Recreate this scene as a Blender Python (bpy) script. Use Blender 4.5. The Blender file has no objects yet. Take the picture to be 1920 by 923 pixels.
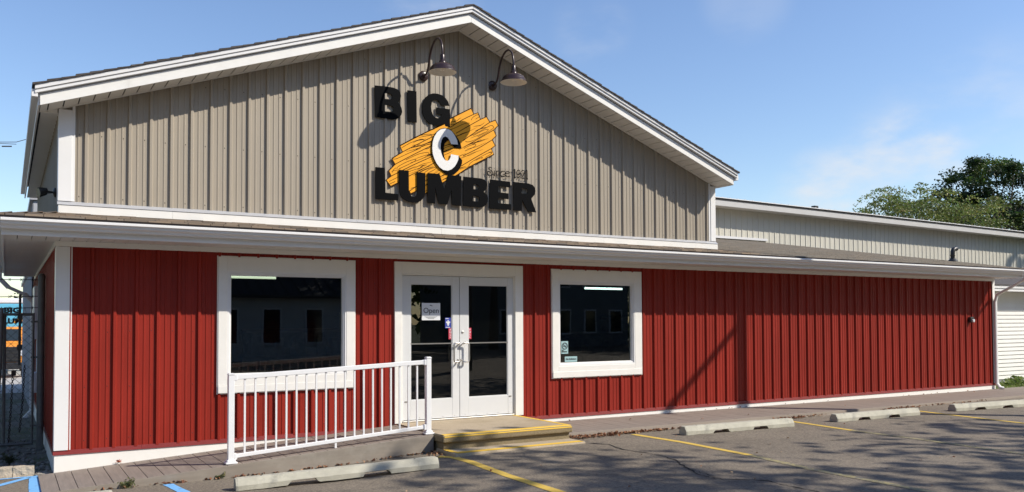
import bpy, bmesh, math, random
from mathutils import Vector, Matrix, noise

scene = bpy.context.scene
COL = scene.collection
rnd = random.Random(7)

# ------------------------------------------------------------------ camera
YAW, PITCH, ROLL = 0.540562611, 0.0295019122, -0.00419599
CAM = Vector((-6.681, -10.5116, 1.389))
fwd = Vector((math.sin(YAW)*math.cos(PITCH), math.cos(YAW)*math.cos(PITCH), math.sin(PITCH)))
rgt = Vector((math.cos(YAW), -math.sin(YAW), 0))
upv = rgt.cross(fwd)
r2 = math.cos(ROLL)*rgt + math.sin(ROLL)*upv
u2 = -math.sin(ROLL)*rgt + math.cos(ROLL)*upv
cd = bpy.data.cameras.new('camera')
cam = bpy.data.objects.new('camera', cd)
COL.objects.link(cam)
M4 = Matrix((( r2.x, u2.x, -fwd.x, CAM.x), (r2.y, u2.y, -fwd.y, CAM.y), (r2.z, u2.z, -fwd.z, CAM.z), (0, 0, 0, 1)))
cam.matrix_world = M4
cd.sensor_width = 36.0
cd.lens = 29.609
cd.shift_y = 0.0499
cd.clip_start = 0.1
cd.clip_end = 2000
scene.camera = cam

# ------------------------------------------------------------------ light
CLOUDS = [((0.8190, 0.5530, 0.1500), 5.5, 1.0), ((0.7780, 0.6150, 0.1270), 4.6, 0.95), ((0.5620, 0.7587, 0.3294), 3.2, 0.20), ((0.3975, 0.8444, 0.3592), 4.5, 0.30), ((0.6820, 0.6407, 0.3527), 3.5, 0.14), ((0.8600, 0.4900, 0.1500), 9.0, 0.35)]
SUN = Vector((1.1, -1.0, 1.25)).normalized()          # towards the sun
EL = math.asin(SUN.z)
AZ = math.atan2(SUN.x, SUN.y)                          # clockwise from +Y
world = bpy.data.worlds.new('World')
scene.world = world
world.use_nodes = True
wt = world.node_tree
wt.nodes.clear()
wo = wt.nodes.new('ShaderNodeOutputWorld')
bg = wt.nodes.new('ShaderNodeBackground')
sky = wt.nodes.new('ShaderNodeTexSky')
sky.sky_type = 'NISHITA'
sky.sun_disc = False
sky.sun_elevation = EL
sky.sun_rotation = AZ
sky.altitude = 200
sky.air_density = 1.15
sky.dust_density = 0.5
sky.ozone_density = 2.6
bg.inputs['Strength'].default_value = 0.132
# a few soft clouds at given directions, broken up by noise
tc = wt.nodes.new('ShaderNodeTexCoord')
mp = wt.nodes.new('ShaderNodeMapping')
mp.inputs['Scale'].default_value = (1.0, 1.0, 2.2)
nz = wt.nodes.new('ShaderNodeTexNoise')
nz.inputs['Scale'].default_value = 7.0
nz.inputs['Detail'].default_value = 9
nz.inputs['Roughness'].default_value = 0.56
cr = wt.nodes.new('ShaderNodeValToRGB')
cr.color_ramp.interpolation = 'EASE'
cr.color_ramp.elements[0].position = 0.36
cr.color_ramp.elements[0].color = (0, 0, 0, 1)
cr.color_ramp.elements[1].position = 0.70
cr.color_ramp.elements[1].color = (1, 1, 1, 1)
wt.links.new(tc.outputs['Generated'], mp.inputs['Vector'])
wt.links.new(mp.outputs['Vector'], nz.inputs['Vector'])
wt.links.new(nz.outputs['Fac'], cr.inputs['Fac'])
tot = None
for d, deg, amt in CLOUDS:
    vm = wt.nodes.new('ShaderNodeVectorMath'); vm.operation = 'DOT_PRODUCT'
    vm.inputs[1].default_value = d
    wt.links.new(tc.outputs['Generated'], vm.inputs[0])
    mr = wt.nodes.new('ShaderNodeMapRange'); mr.interpolation_type = 'SMOOTHERSTEP'
    mr.inputs['From Min'].default_value = math.cos(math.radians(deg)); mr.inputs['From Max'].default_value = 1.0
    mr.inputs['To Max'].default_value = amt
    wt.links.new(vm.outputs['Value'], mr.inputs['Value'])
    if tot is None: tot = mr.outputs['Result']
    else:
        ad = wt.nodes.new('ShaderNodeMath'); ad.operation = 'ADD'; ad.use_clamp = True
        wt.links.new(tot, ad.inputs[0]); wt.links.new(mr.outputs['Result'], ad.inputs[1]); tot = ad.outputs['Value']
mulc = wt.nodes.new('ShaderNodeMath'); mulc.operation = 'MULTIPLY'
wt.links.new(cr.outputs['Color'], mulc.inputs[0]); wt.links.new(tot, mulc.inputs[1])
mx = wt.nodes.new('ShaderNodeMix'); mx.data_type = 'RGBA'
mx.inputs['B'].default_value = (4.6, 4.75, 5.0, 1)
hs = wt.nodes.new('ShaderNodeHueSaturation'); hs.inputs['Saturation'].default_value = 1.07; hs.inputs['Hue'].default_value = 0.508
wt.links.new(sky.outputs['Color'], hs.inputs['Color'])
wt.links.new(hs.outputs['Color'], mx.inputs['A'])
wt.links.new(mulc.outputs['Value'], mx.inputs['Factor'])
wt.links.new(mx.outputs['Result'], bg.inputs['Color'])
wt.links.new(bg.outputs['Background'], wo.inputs['Surface'])

sd = bpy.data.lights.new('sun', 'SUN')
sd.energy = 4.2
sd.angle = math.radians(0.53)
sd.color = (1.0, 0.93, 0.82)
so = bpy.data.objects.new('sun', sd)
COL.objects.link(so)
so.rotation_euler = SUN.to_track_quat('Z', 'Y').to_euler()
so.location = (20, -20, 30)
scene.view_settings.view_transform = 'Standard'
scene.view_settings.look = 'None'
scene.view_settings.exposure = 0.42
scene.view_settings.gamma = 1.0
scene.view_settings.use_curve_mapping = False

# ------------------------------------------------------------------ materials
def nodes_of(name):
    m = bpy.data.materials.new(name)
    m.use_nodes = True
    nt = m.node_tree
    return m, nt, nt.nodes['Principled BSDF']

def mat(name, col, rough=0.5, var=0.0, vscale=3.0, bump=0.0, bscale=40.0, metal=0.0, spec=0.5, stretch=(1, 1, 1),
        dirt=None, dscale=1.2, dpos=(0.55, 0.75), dstretch=(1, 1, 1), wave=0.0, wscale=1.5, coat=0.0):
    m, nt, b = nodes_of(name)
    b.inputs['Roughness'].default_value = rough
    b.inputs['Metallic'].default_value = metal
    b.inputs['Specular IOR Level'].default_value = spec
    b.inputs['Coat Weight'].default_value = coat
    g = nt.nodes.new('ShaderNodeTexCoord')
    src = None
    if var > 0:
        mp = nt.nodes.new('ShaderNodeMapping'); mp.inputs['Scale'].default_value = stretch
        n = nt.nodes.new('ShaderNodeTexNoise'); n.inputs['Scale'].default_value = vscale; n.inputs['Detail'].default_value = 6
        n.inputs['Roughness'].default_value = 0.65
        r = nt.nodes.new('ShaderNodeValToRGB')
        r.color_ramp.elements[0].position = 0.3; r.color_ramp.elements[1].position = 0.7
        r.color_ramp.elements[0].color = tuple(c*(1-var) for c in col)+(1,)
        r.color_ramp.elements[1].color = tuple(min(1, c*(1+var)) for c in col)+(1,)
        nt.links.new(g.outputs['Object'], mp.inputs['Vector'])
        nt.links.new(mp.outputs['Vector'], n.inputs['Vector'])
        nt.links.new(n.outputs['Fac'], r.inputs['Fac'])
        src = r.outputs['Color']
    if dirt is not None:
        mp = nt.nodes.new('ShaderNodeMapping'); mp.inputs['Scale'].default_value = dstretch
        n = nt.nodes.new('ShaderNodeTexNoise'); n.inputs['Scale'].default_value = dscale; n.inputs['Detail'].default_value = 8
        n.inputs['Roughness'].default_value = 0.7
        r = nt.nodes.new('ShaderNodeValToRGB')
        r.color_ramp.elements[0].position = dpos[0]; r.color_ramp.elements[1].position = dpos[1]
        r.color_ramp.elements[0].color = (0, 0, 0, 1); r.color_ramp.elements[1].color = (1, 1, 1, 1)
        x = nt.nodes.new('ShaderNodeMix'); x.data_type = 'RGBA'
        x.inputs['A'].default_value = tuple(col)+(1,); x.inputs['B'].default_value = tuple(dirt)+(1,)
        nt.links.new(g.outputs['Object'], mp.inputs['Vector'])
        nt.links.new(mp.outputs['Vector'], n.inputs['Vector'])
        nt.links.new(n.outputs['Fac'], r.inputs['Fac'])
        nt.links.new(r.outputs['Color'], x.inputs['Factor'])
        if src is not None: nt.links.new(src, x.inputs['A'])
        src = x.outputs['Result']
    if src is not None: nt.links.new(src, b.inputs['Base Color'])
    else: b.inputs['Base Color'].default_value = tuple(col)+(1,)
    nrm = None
    if wave > 0:
        n = nt.nodes.new('ShaderNodeTexNoise'); n.inputs['Scale'].default_value = wscale; n.inputs['Detail'].default_value = 2
        bp = nt.nodes.new('ShaderNodeBump'); bp.inputs['Strength'].default_value = wave; bp.inputs['Distance'].default_value = 0.02
        nt.links.new(g.outputs['Object'], n.inputs['Vector']); nt.links.new(n.outputs['Fac'], bp.inputs['Height'])
        nrm = bp.outputs['Normal']
    if bump > 0:
        n = nt.nodes.new('ShaderNodeTexNoise'); n.inputs['Scale'].default_value = bscale; n.inputs['Detail'].default_value = 5
        bp = nt.nodes.new('ShaderNodeBump'); bp.inputs['Strength'].default_value = bump; bp.inputs['Distance'].default_value = 0.01
        nt.links.new(g.outputs['Object'], n.inputs['Vector']); nt.links.new(n.outputs['Fac'], bp.inputs['Height'])
        if nrm is not None: nt.links.new(nrm, bp.inputs['Normal'])
        nrm = bp.outputs['Normal']
    if nrm is not None: nt.links.new(nrm, b.inputs['Normal'])
    return m

def attr_mat(name, rough=0.9, attr='tone', bump=0.3, bscale=120.0, trans=0.0):
    """base colour from a per-face tone stored on the mesh (each shingle, leaf, stone its own tone)"""
    m, nt, b = nodes_of(name)
    a = nt.nodes.new('ShaderNodeAttribute'); a.attribute_name = attr
    b.inputs['Roughness'].default_value = rough
    g = nt.nodes.new('ShaderNodeTexCoord')
    n = nt.nodes.new('ShaderNodeTexNoise'); n.inputs['Scale'].default_value = bscale; n.inputs['Detail'].default_value = 3
    x = nt.nodes.new('ShaderNodeMix'); x.data_type = 'RGBA'; x.blend_type = 'MULTIPLY'; x.inputs['Factor'].default_value = 0.5
    nt.links.new(g.outputs['Object'], n.inputs['Vector'])
    nt.links.new(a.outputs['Color'], x.inputs['A']); nt.links.new(n.outputs['Color'], x.inputs['B'])
    x2 = nt.nodes.new('ShaderNodeMix'); x2.data_type = 'RGBA'; x2.inputs['Factor'].default_value = 0.35
    nt.links.new(a.outputs['Color'], x2.inputs['A']); nt.links.new(x.outputs['Result'], x2.inputs['B'])
    nt.links.new(x2.outputs['Result'], b.inputs['Base Color'])
    if bump:
        bp = nt.nodes.new('ShaderNodeBump'); bp.inputs['Strength'].default_value = bump; bp.inputs['Distance'].default_value = 0.004
        nt.links.new(n.outputs['Fac'], bp.inputs['Height']); nt.links.new(bp.outputs['Normal'], b.inputs['Normal'])
    if trans > 0:
        out = nt.nodes['Material Output']
        tr = nt.nodes.new('ShaderNodeBsdfTranslucent')
        ms = nt.nodes.new('ShaderNodeMixShader'); ms.inputs['Fac'].default_value = trans
        nt.links.new(a.outputs['Color'], tr.inputs['Color'])
        nt.links.new(b.outputs['BSDF'], ms.inputs[1]); nt.links.new(tr.outputs['BSDF'], ms.inputs[2])
        nt.links.new(ms.outputs['Shader'], out.inputs['Surface'])
    return m

def glass_mat(name, tint=(0.55, 0.60, 0.60), refl=1.0, f0=0.062):
    m, nt, b = nodes_of(name)
    out = nt.nodes['Material Output']
    nt.nodes.remove(b)
    t = nt.nodes.new('ShaderNodeBsdfTransparent'); t.inputs['Color'].default_value = tint+(1,)
    gl = nt.nodes.new('ShaderNodeBsdfGlossy'); gl.inputs['Roughness'].default_value = 0.0
    gl.inputs['Color'].default_value = (refl, refl, refl, 1)
    lw = nt.nodes.new('ShaderNodeLayerWeight'); lw.inputs['Blend'].default_value = 0.5
    pw = nt.nodes.new('ShaderNodeMath'); pw.operation = 'POWER'; pw.inputs[1].default_value = 5
    fr = nt.nodes.new('ShaderNodeMath'); fr.operation = 'MULTIPLY_ADD'; fr.inputs[1].default_value = 0.9; fr.inputs[2].default_value = f0
    nt.links.new(lw.outputs['Facing'], pw.inputs[0]); nt.links.new(pw.outputs['Value'], fr.inputs[0])
    g = nt.nodes.new('ShaderNodeTexCoord')
    n = nt.nodes.new('ShaderNodeTexNoise'); n.inputs['Scale'].default_value = 0.9; n.inputs['Detail'].default_value = 1
    bp = nt.nodes.new('ShaderNodeBump'); bp.inputs['Strength'].default_value = 0.06; bp.inputs['Distance'].default_value = 0.02
    nt.links.new(g.outputs['Object'], n.inputs['Vector']); nt.links.new(n.outputs['Fac'], bp.inputs['Height'])
    nt.links.new(bp.outputs['Normal'], gl.inputs['Normal'])
    ms = nt.nodes.new('ShaderNodeMixShader')
    nt.links.new(fr.outputs['Value'], ms.inputs['Fac'])
    nt.links.new(t.outputs['BSDF'], ms.inputs[1]); nt.links.new(gl.outputs['BSDF'], ms.inputs[2])
    nt.links.new(ms.outputs['Shader'], out.inputs['Surface'])
    return m

def emit_mat(name, col, s):
    m, nt, b = nodes_of(name)
    b.inputs['Base Color'].default_value = (0.8, 0.8, 0.8, 1)
    b.inputs['Emission Color'].default_value = tuple(col)+(1,)
    b.inputs['Emission Strength'].default_value = s
    return m

def paint_mat(name, col, under, keep=0.62, scale=9.0):
    """worn paint: noise lets the surface below come through"""
    m, nt, b = nodes_of(name)
    g = nt.nodes.new('ShaderNodeTexCoord')
    n = nt.nodes.new('ShaderNodeTexNoise'); n.inputs['Scale'].default_value = scale; n.inputs['Detail'].default_value = 12
    n.inputs['Roughness'].default_value = 0.8
    r = nt.nodes.new('ShaderNodeValToRGB')
    r.color_ramp.elements[0].position = keep-0.07; r.color_ramp.elements[1].position = keep+0.07
    r.color_ramp.elements[0].color = tuple(col)+(1,); r.color_ramp.elements[1].color = tuple(under)+(1,)
    nt.links.new(g.outputs['Object'], n.inputs['Vector']); nt.links.new(n.outputs['Fac'], r.inputs['Fac'])
    nt.links.new(r.outputs['Color'], b.inputs['Base Color'])
    b.inputs['Roughness'].default_value = 0.8
    return m

def asphalt_mat():
    m, nt, b = nodes_of('asphalt')
    g = nt.nodes.new('ShaderNodeTexCoord')
    def nz(scale, detail, rough=0.6):
        n = nt.nodes.new('ShaderNodeTexNoise'); n.inputs['Scale'].default_value = scale
        n.inputs['Detail'].default_value = detail; n.inputs['Roughness'].default_value = rough
        nt.links.new(g.outputs['Object'], n.inputs['Vector']); return n
    def ramp(n, p0, p1, c0, c1):
        r = nt.nodes.new('ShaderNodeValToRGB')
        r.color_ramp.elements[0].position = p0; r.color_ramp.elements[1].position = p1
        r.color_ramp.elements[0].color = c0+(1,); r.color_ramp.elements[1].color = c1+(1,)
        nt.links.new(n.outputs[0], r.inputs['Fac']); return r
    big = ramp(nz(0.55, 5), 0.3, 0.7, (0.138, 0.117, 0.092), (0.212, 0.180, 0.142))
    fine = ramp(nz(38, 6, 0.85), 0.34, 0.66, (0.28, 0.28, 0.29), (1.75, 1.7, 1.6))
    x = nt.nodes.new('ShaderNodeMix'); x.data_type = 'RGBA'; x.blend_type = 'MULTIPLY'; x.inputs['Factor'].default_value = 0.9
    nt.links.new(big.outputs['Color'], x.inputs['A']); nt.links.new(fine.outputs['Color'], x.inputs['B'])
    mid = ramp(nz(5.5, 6, 0.7), 0.58, 0.74, (1, 1, 1), (0.62, 0.62, 0.64))
    x2 = nt.nodes.new('ShaderNodeMix'); x2.data_type = 'RGBA'; x2.blend_type = 'MULTIPLY'; x2.inputs['Factor'].default_value = 1
    nt.links.new(x.outputs['Result'], x2.inputs['A']); nt.links.new(mid.outputs['Color'], x2.inputs['B'])
    # hairline cracking
    v = nt.nodes.new('ShaderNodeTexVoronoi'); v.feature = 'DISTANCE_TO_EDGE'; v.inputs['Scale'].default_value = 0.42
    w = nz(1.6, 6); wm = nt.nodes.new('ShaderNodeVectorMath'); wm.operation = 'SCALE'; wm.inputs['Scale'].default_value = 0.9
    wa = nt.nodes.new('ShaderNodeVectorMath'); wa.operation = 'ADD'
    nt.links.new(w.outputs['Color'], wm.inputs[0]); nt.links.new(g.outputs['Object'], wa.inputs[0]); nt.links.new(wm.outputs['Vector'], wa.inputs[1])
    nt.links.new(wa.outputs['Vector'], v.inputs['Vector'])
    cr = ramp(v, 0.0, 0.006, (0.45, 0.45, 0.45), (1, 1, 1))
    x3 = nt.nodes.new('ShaderNodeMix'); x3.data_type = 'RGBA'; x3.blend_type = 'MULTIPLY'; x3.inputs['Factor'].default_value = 0.55
    nt.links.new(x2.outputs['Result'], x3.inputs['A']); nt.links.new(cr.outputs['Color'], x3.inputs['B'])
    nt.links.new(x3.outputs['Result'], b.inputs['Base Color'])
    b.inputs['Roughness'].default_value = 0.9
    bp = nt.nodes.new('ShaderNodeBump'); bp.inputs['Strength'].default_value = 0.9; bp.inputs['Distance'].default_value = 0.006
    n2 = nz(95, 3, 0.7)
    nt.links.new(n2.outputs['Fac'], bp.inputs['Height']); nt.links.new(bp.outputs['Normal'], b.inputs['Normal'])
    return m

M = {}
M['red'] = mat('red_metal', (0.258, 0.0235, 0.0145), 0.45, var=0.16, vscale=2.2, stretch=(1, 1, 0.25), bump=0.02, bscale=300, wave=0.10, wscale=1.3, spec=0.22)
M['red_trim'] = mat('red_trim', (0.22, 0.028, 0.026), 0.42, var=0.08, vscale=4)
M['tan'] = mat('tan_metal', (0.358, 0.314, 0.250), 0.45, var=0.05, vscale=1.6, stretch=(1, 1, 0.3), wave=0.10, wscale=1.2, spec=0.35)
M['tan_light'] = mat('pale_tan_metal', (0.60, 0.575, 0.49), 0.45, var=0.05, vscale=1.2, stretch=(1, 1, 0.3), spec=0.35)
M['screw'] = mat('screw_head', (0.10, 0.085, 0.07), 0.5)
M['red_screw'] = mat('red_screw_head', (0.13, 0.02, 0.018), 0.5)
M['white'] = mat('white_trim', (0.80, 0.785, 0.74), 0.4, var=0.03, vscale=5, dirt=(0.55, 0.52, 0.46), dscale=3.0, dpos=(0.62, 0.95), dstretch=(1, 1, 0.4))
M['white_metal'] = mat('white_metal', (0.78, 0.775, 0.76), 0.35, var=0.02, vscale=2, wave=0.10, wscale=3.0)
M['grey_flash'] = mat('grey_flashing', (0.37, 0.375, 0.39), 0.45, var=0.04)  # metal flashings, and the painted shade of the rake recess
M['skirt'] = mat('white_skirt', (0.82, 0.80, 0.75), 0.55, var=0.03, dirt=(0.50, 0.45, 0.38), dscale=5, dpos=(0.66, 0.9), dstretch=(1, 1, 2.5))
M['soffit'] = mat('soffit_vinyl', (0.74, 0.72, 0.67), 0.5, var=0.03, vscale=2)
M['wh_fascia'] = mat('grey_white_fascia', (0.53, 0.52, 0.50), 0.45, var=0.04)
M['gap'] = mat('dark_gap', (0.03, 0.028, 0.026), 0.9)
M['bronze'] = mat('bronze_enamel', (0.034, 0.018, 0.017), 0.30, var=0.1, vscale=8)
M['lamp_inner'] = mat('lamp_inner_enamel', (0.78, 0.75, 0.68), 0.4)
M['black'] = mat('black_sign_face', (0.0042, 0.0045, 0.0052), 0.6, spec=0.04)
M['black_plastic'] = mat('black_plastic', (0.018, 0.018, 0.019), 0.4)
M['orange'] = mat('sign_orange', (0.88, 0.385, 0.026), 0.5, spec=0.2, var=0.03, vscale=4)
M['grain'] = mat('grain_ink', (0.022, 0.008, 0.003), 0.6, spec=0.08)
M['sign_white'] = mat('sign_white', (0.82, 0.81, 0.78), 0.4)
M['alu'] = mat('white_aluminium', (0.66, 0.67, 0.67), 0.38, var=0.02, vscale=3, bump=0.01)
M['rail'] = mat('white_rail', (0.80, 0.80, 0.80), 0.3, var=0.02)
M['steel'] = mat('brushed_steel', (0.62, 0.60, 0.57), 0.32, metal=0.9)
M['concrete'] = mat('stop_concrete', (0.43, 0.41, 0.33), 0.85, var=0.13, vscale=7, bump=0.35, bscale=60, dirt=(0.27, 0.26, 0.22), dscale=4.5, dpos=(0.56, 0.72))
M['tread'] = mat('worn_tread_concrete', (0.40, 0.325, 0.225), 0.9, var=0.22, vscale=70, bump=0.4, bscale=90, dirt=(0.30, 0.235, 0.15), dscale=2.2, dpos=(0.48, 0.72))
M['aggregate'] = mat('aggregate_concrete', (0.235, 0.185, 0.105), 0.9, var=0.32, vscale=85, bump=0.7, bscale=95, dirt=(0.27, 0.215, 0.145), dscale=3.0, dpos=(0.55, 0.75))
M['yellow'] = paint_mat('worn_yellow_paint', (0.72, 0.455, 0.05), (0.36, 0.28, 0.15), 0.64, 22)
M['yellow_line'] = paint_mat('yellow_line_paint', (0.62, 0.42, 0.075), (0.22, 0.18, 0.10), 0.60, 24)
M['yellow_fade'] = paint_mat('faded_yellow_paint', (0.36, 0.30, 0.13), (0.14, 0.13, 0.11), 0.50, 16)
M['blue'] = paint_mat('blue_line_paint', (0.17, 0.42, 0.75), (0.12, 0.16, 0.20), 0.60, 14)
M['deck'] = mat('composite_deck', (0.225, 0.186, 0.155), 0.8, var=0.16, vscale=4, stretch=(6, 0.6, 1), bump=0.1, bscale=50)
M['deck_face'] = mat('composite_fascia', (0.25, 0.215, 0.175), 0.75, var=0.16, vscale=2.2, stretch=(0.5, 1, 5), dirt=(0.34, 0.31, 0.26), dscale=2.2, dpos=(0.5, 0.8))
M['walk_face_sunlit'] = mat('sunlit_walk_fascia', (0.31, 0.262, 0.215), 0.8, var=0.1, vscale=2.2, stretch=(0.5, 1, 5))  # sun on the front face put into a paler base colour
M['asphalt'] = asphalt_mat()
M['crack'] = mat('crack_dark', (0.012, 0.011, 0.010), 0.95)
M['stain'] = mat('oil_stain', (0.062, 0.057, 0.052), 0.95, var=0.35, vscale=30, spec=0.05)
M['shingle'] = attr_mat('asphalt_shingle', 0.95, bump=0.6, bscale=160)
M['roof_edge'] = mat('shingle_dark', (0.075, 0.066, 0.062), 0.95, var=0.25, vscale=14, bump=0.5, bscale=80)
M['glass'] = glass_mat('window_glass')
M['glass_dark'] = glass_mat('door_glass', (0.45, 0.47, 0.47))
M['acrylic'] = glass_mat('clear_acrylic', (0.985, 0.98, 0.975), 1.0, 0.02)
M['room'] = mat('interior_dark', (0.055, 0.055, 0.055), 0.9, var=0.3, vscale=1.0)
M['shelf'] = mat('interior_shelf', (0.34, 0.26, 0.17), 0.8, var=0.75, vscale=3)
M['tube_y'] = emit_mat('lit_tube_warm', (0.97, 1.0, 0.70), 1.6)
M['tube_g'] = emit_mat('lit_tube_cool', (0.80, 1.0, 0.90), 4.0)
M['paper'] = mat('paper_white', (0.74, 0.76, 0.78), 0.6)
M['ink'] = mat('ink_grey', (0.05, 0.055, 0.06), 0.6)
M['decal_red'] = mat('decal_red', (0.60, 0.045, 0.085), 0.5)
M['decal_blue'] = mat('decal_blue', (0.035, 0.055, 0.35), 0.5)
M['decal_teal'] = mat('decal_teal', (0.33, 0.50, 0.51), 0.5)
M['galv'] = mat('galvanised_steel', (0.165, 0.165, 0.16), 0.6, metal=0.3, var=0.15, vscale=9)
M['link'] = mat('chain_link_wire', (0.22, 0.22, 0.21), 0.5, metal=0.4)
M['wire'] = mat('dark_wire', (0.06, 0.06, 0.058), 0.6, metal=0.3)
M['rust'] = mat('rusty_chain', (0.055, 0.042, 0.034), 0.75, metal=0.3, var=0.3, vscale=30)
M['grey_wall'] = mat('grey_metal_wall', (0.40, 0.42, 0.45), 0.55, var=0.06, vscale=2)
M['lap'] = mat('white_lap_siding', (0.76, 0.75, 0.71), 0.5, var=0.03, vscale=3, dirt=(0.6, 0.58, 0.52), dscale=2.5, dpos=(0.6, 0.9))
M['block'] = mat('foundation_block', (0.34, 0.35, 0.35), 0.9, var=0.12, vscale=9, bump=0.4)
M['edging'] = mat('edging_block', (0.45, 0.38, 0.29), 0.92, var=0.2, vscale=22, bump=0.8, bscale=45)
M['gravel'] = mat('dirt_gravel', (0.15, 0.135, 0.11), 0.95, var=0.4, vscale=14, bump=0.8, bscale=35, dirt=(0.07, 0.085, 0.035), dscale=1.3, dpos=(0.45, 0.62))
M['pad'] = mat('yard_concrete', (0.42, 0.40, 0.37), 0.9, var=0.1, vscale=2)
M['earth'] = mat('lawn_ground', (0.075, 0.095, 0.035), 0.95, var=0.3, vscale=0.6)
M['leaf'] = attr_mat('tree_leaf', 0.55, bump=0, bscale=8, trans=0.32)
M['dead_leaf'] = attr_mat('dead_leaf', 0.8, bump=0, bscale=30, trans=0.1)
M['bark'] = mat('bark', (0.085, 0.068, 0.052), 0.95, var=0.3, vscale=12, bump=0.8, bscale=25, stretch=(1, 1, 0.2))
M['pole_wood'] = mat('pole_wood', (0.16, 0.12, 0.085), 0.9, var=0.25, vscale=10, stretch=(1, 1, 0.1))
M['truck_orange'] = mat('truck_orange', (0.72, 0.27, 0.03), 0.3, coat=0.4)
M['truck_blue'] = mat('truck_box_blue', (0.13, 0.46, 0.66), 0.4)
M['truck_white'] = mat('truck_white', (0.75, 0.76, 0.78), 0.4)
M['tyre'] = mat('tyre_rubber', (0.02, 0.02, 0.02), 0.85)
M['grille'] = mat('grille_black', (0.022, 0.022, 0.024), 0.35)
M['headlight'] = mat('headlight_lens', (0.65, 0.66, 0.68), 0.1, spec=0.8)
M['dark_glass'] = mat('dark_windscreen', (0.02, 0.028, 0.03), 0.05, spec=0.8)
M['house_wall'] = mat('house_siding', (0.58, 0.60, 0.60), 0.6, var=0.05, vscale=2)
M['house_dark'] = mat('house_siding_dark', (0.20, 0.22, 0.23), 0.6, var=0.1, vscale=2)
M['house_roof'] = mat('house_shingle', (0.075, 0.07, 0.07), 0.95, var=0.2, vscale=6)

# ------------------------------------------------------------------ mesh helpers
def base_of(o):
    v = Vector((0, 0, 0))
    while o is not None:
        v += o.location
        o = o.parent
    return v

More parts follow.
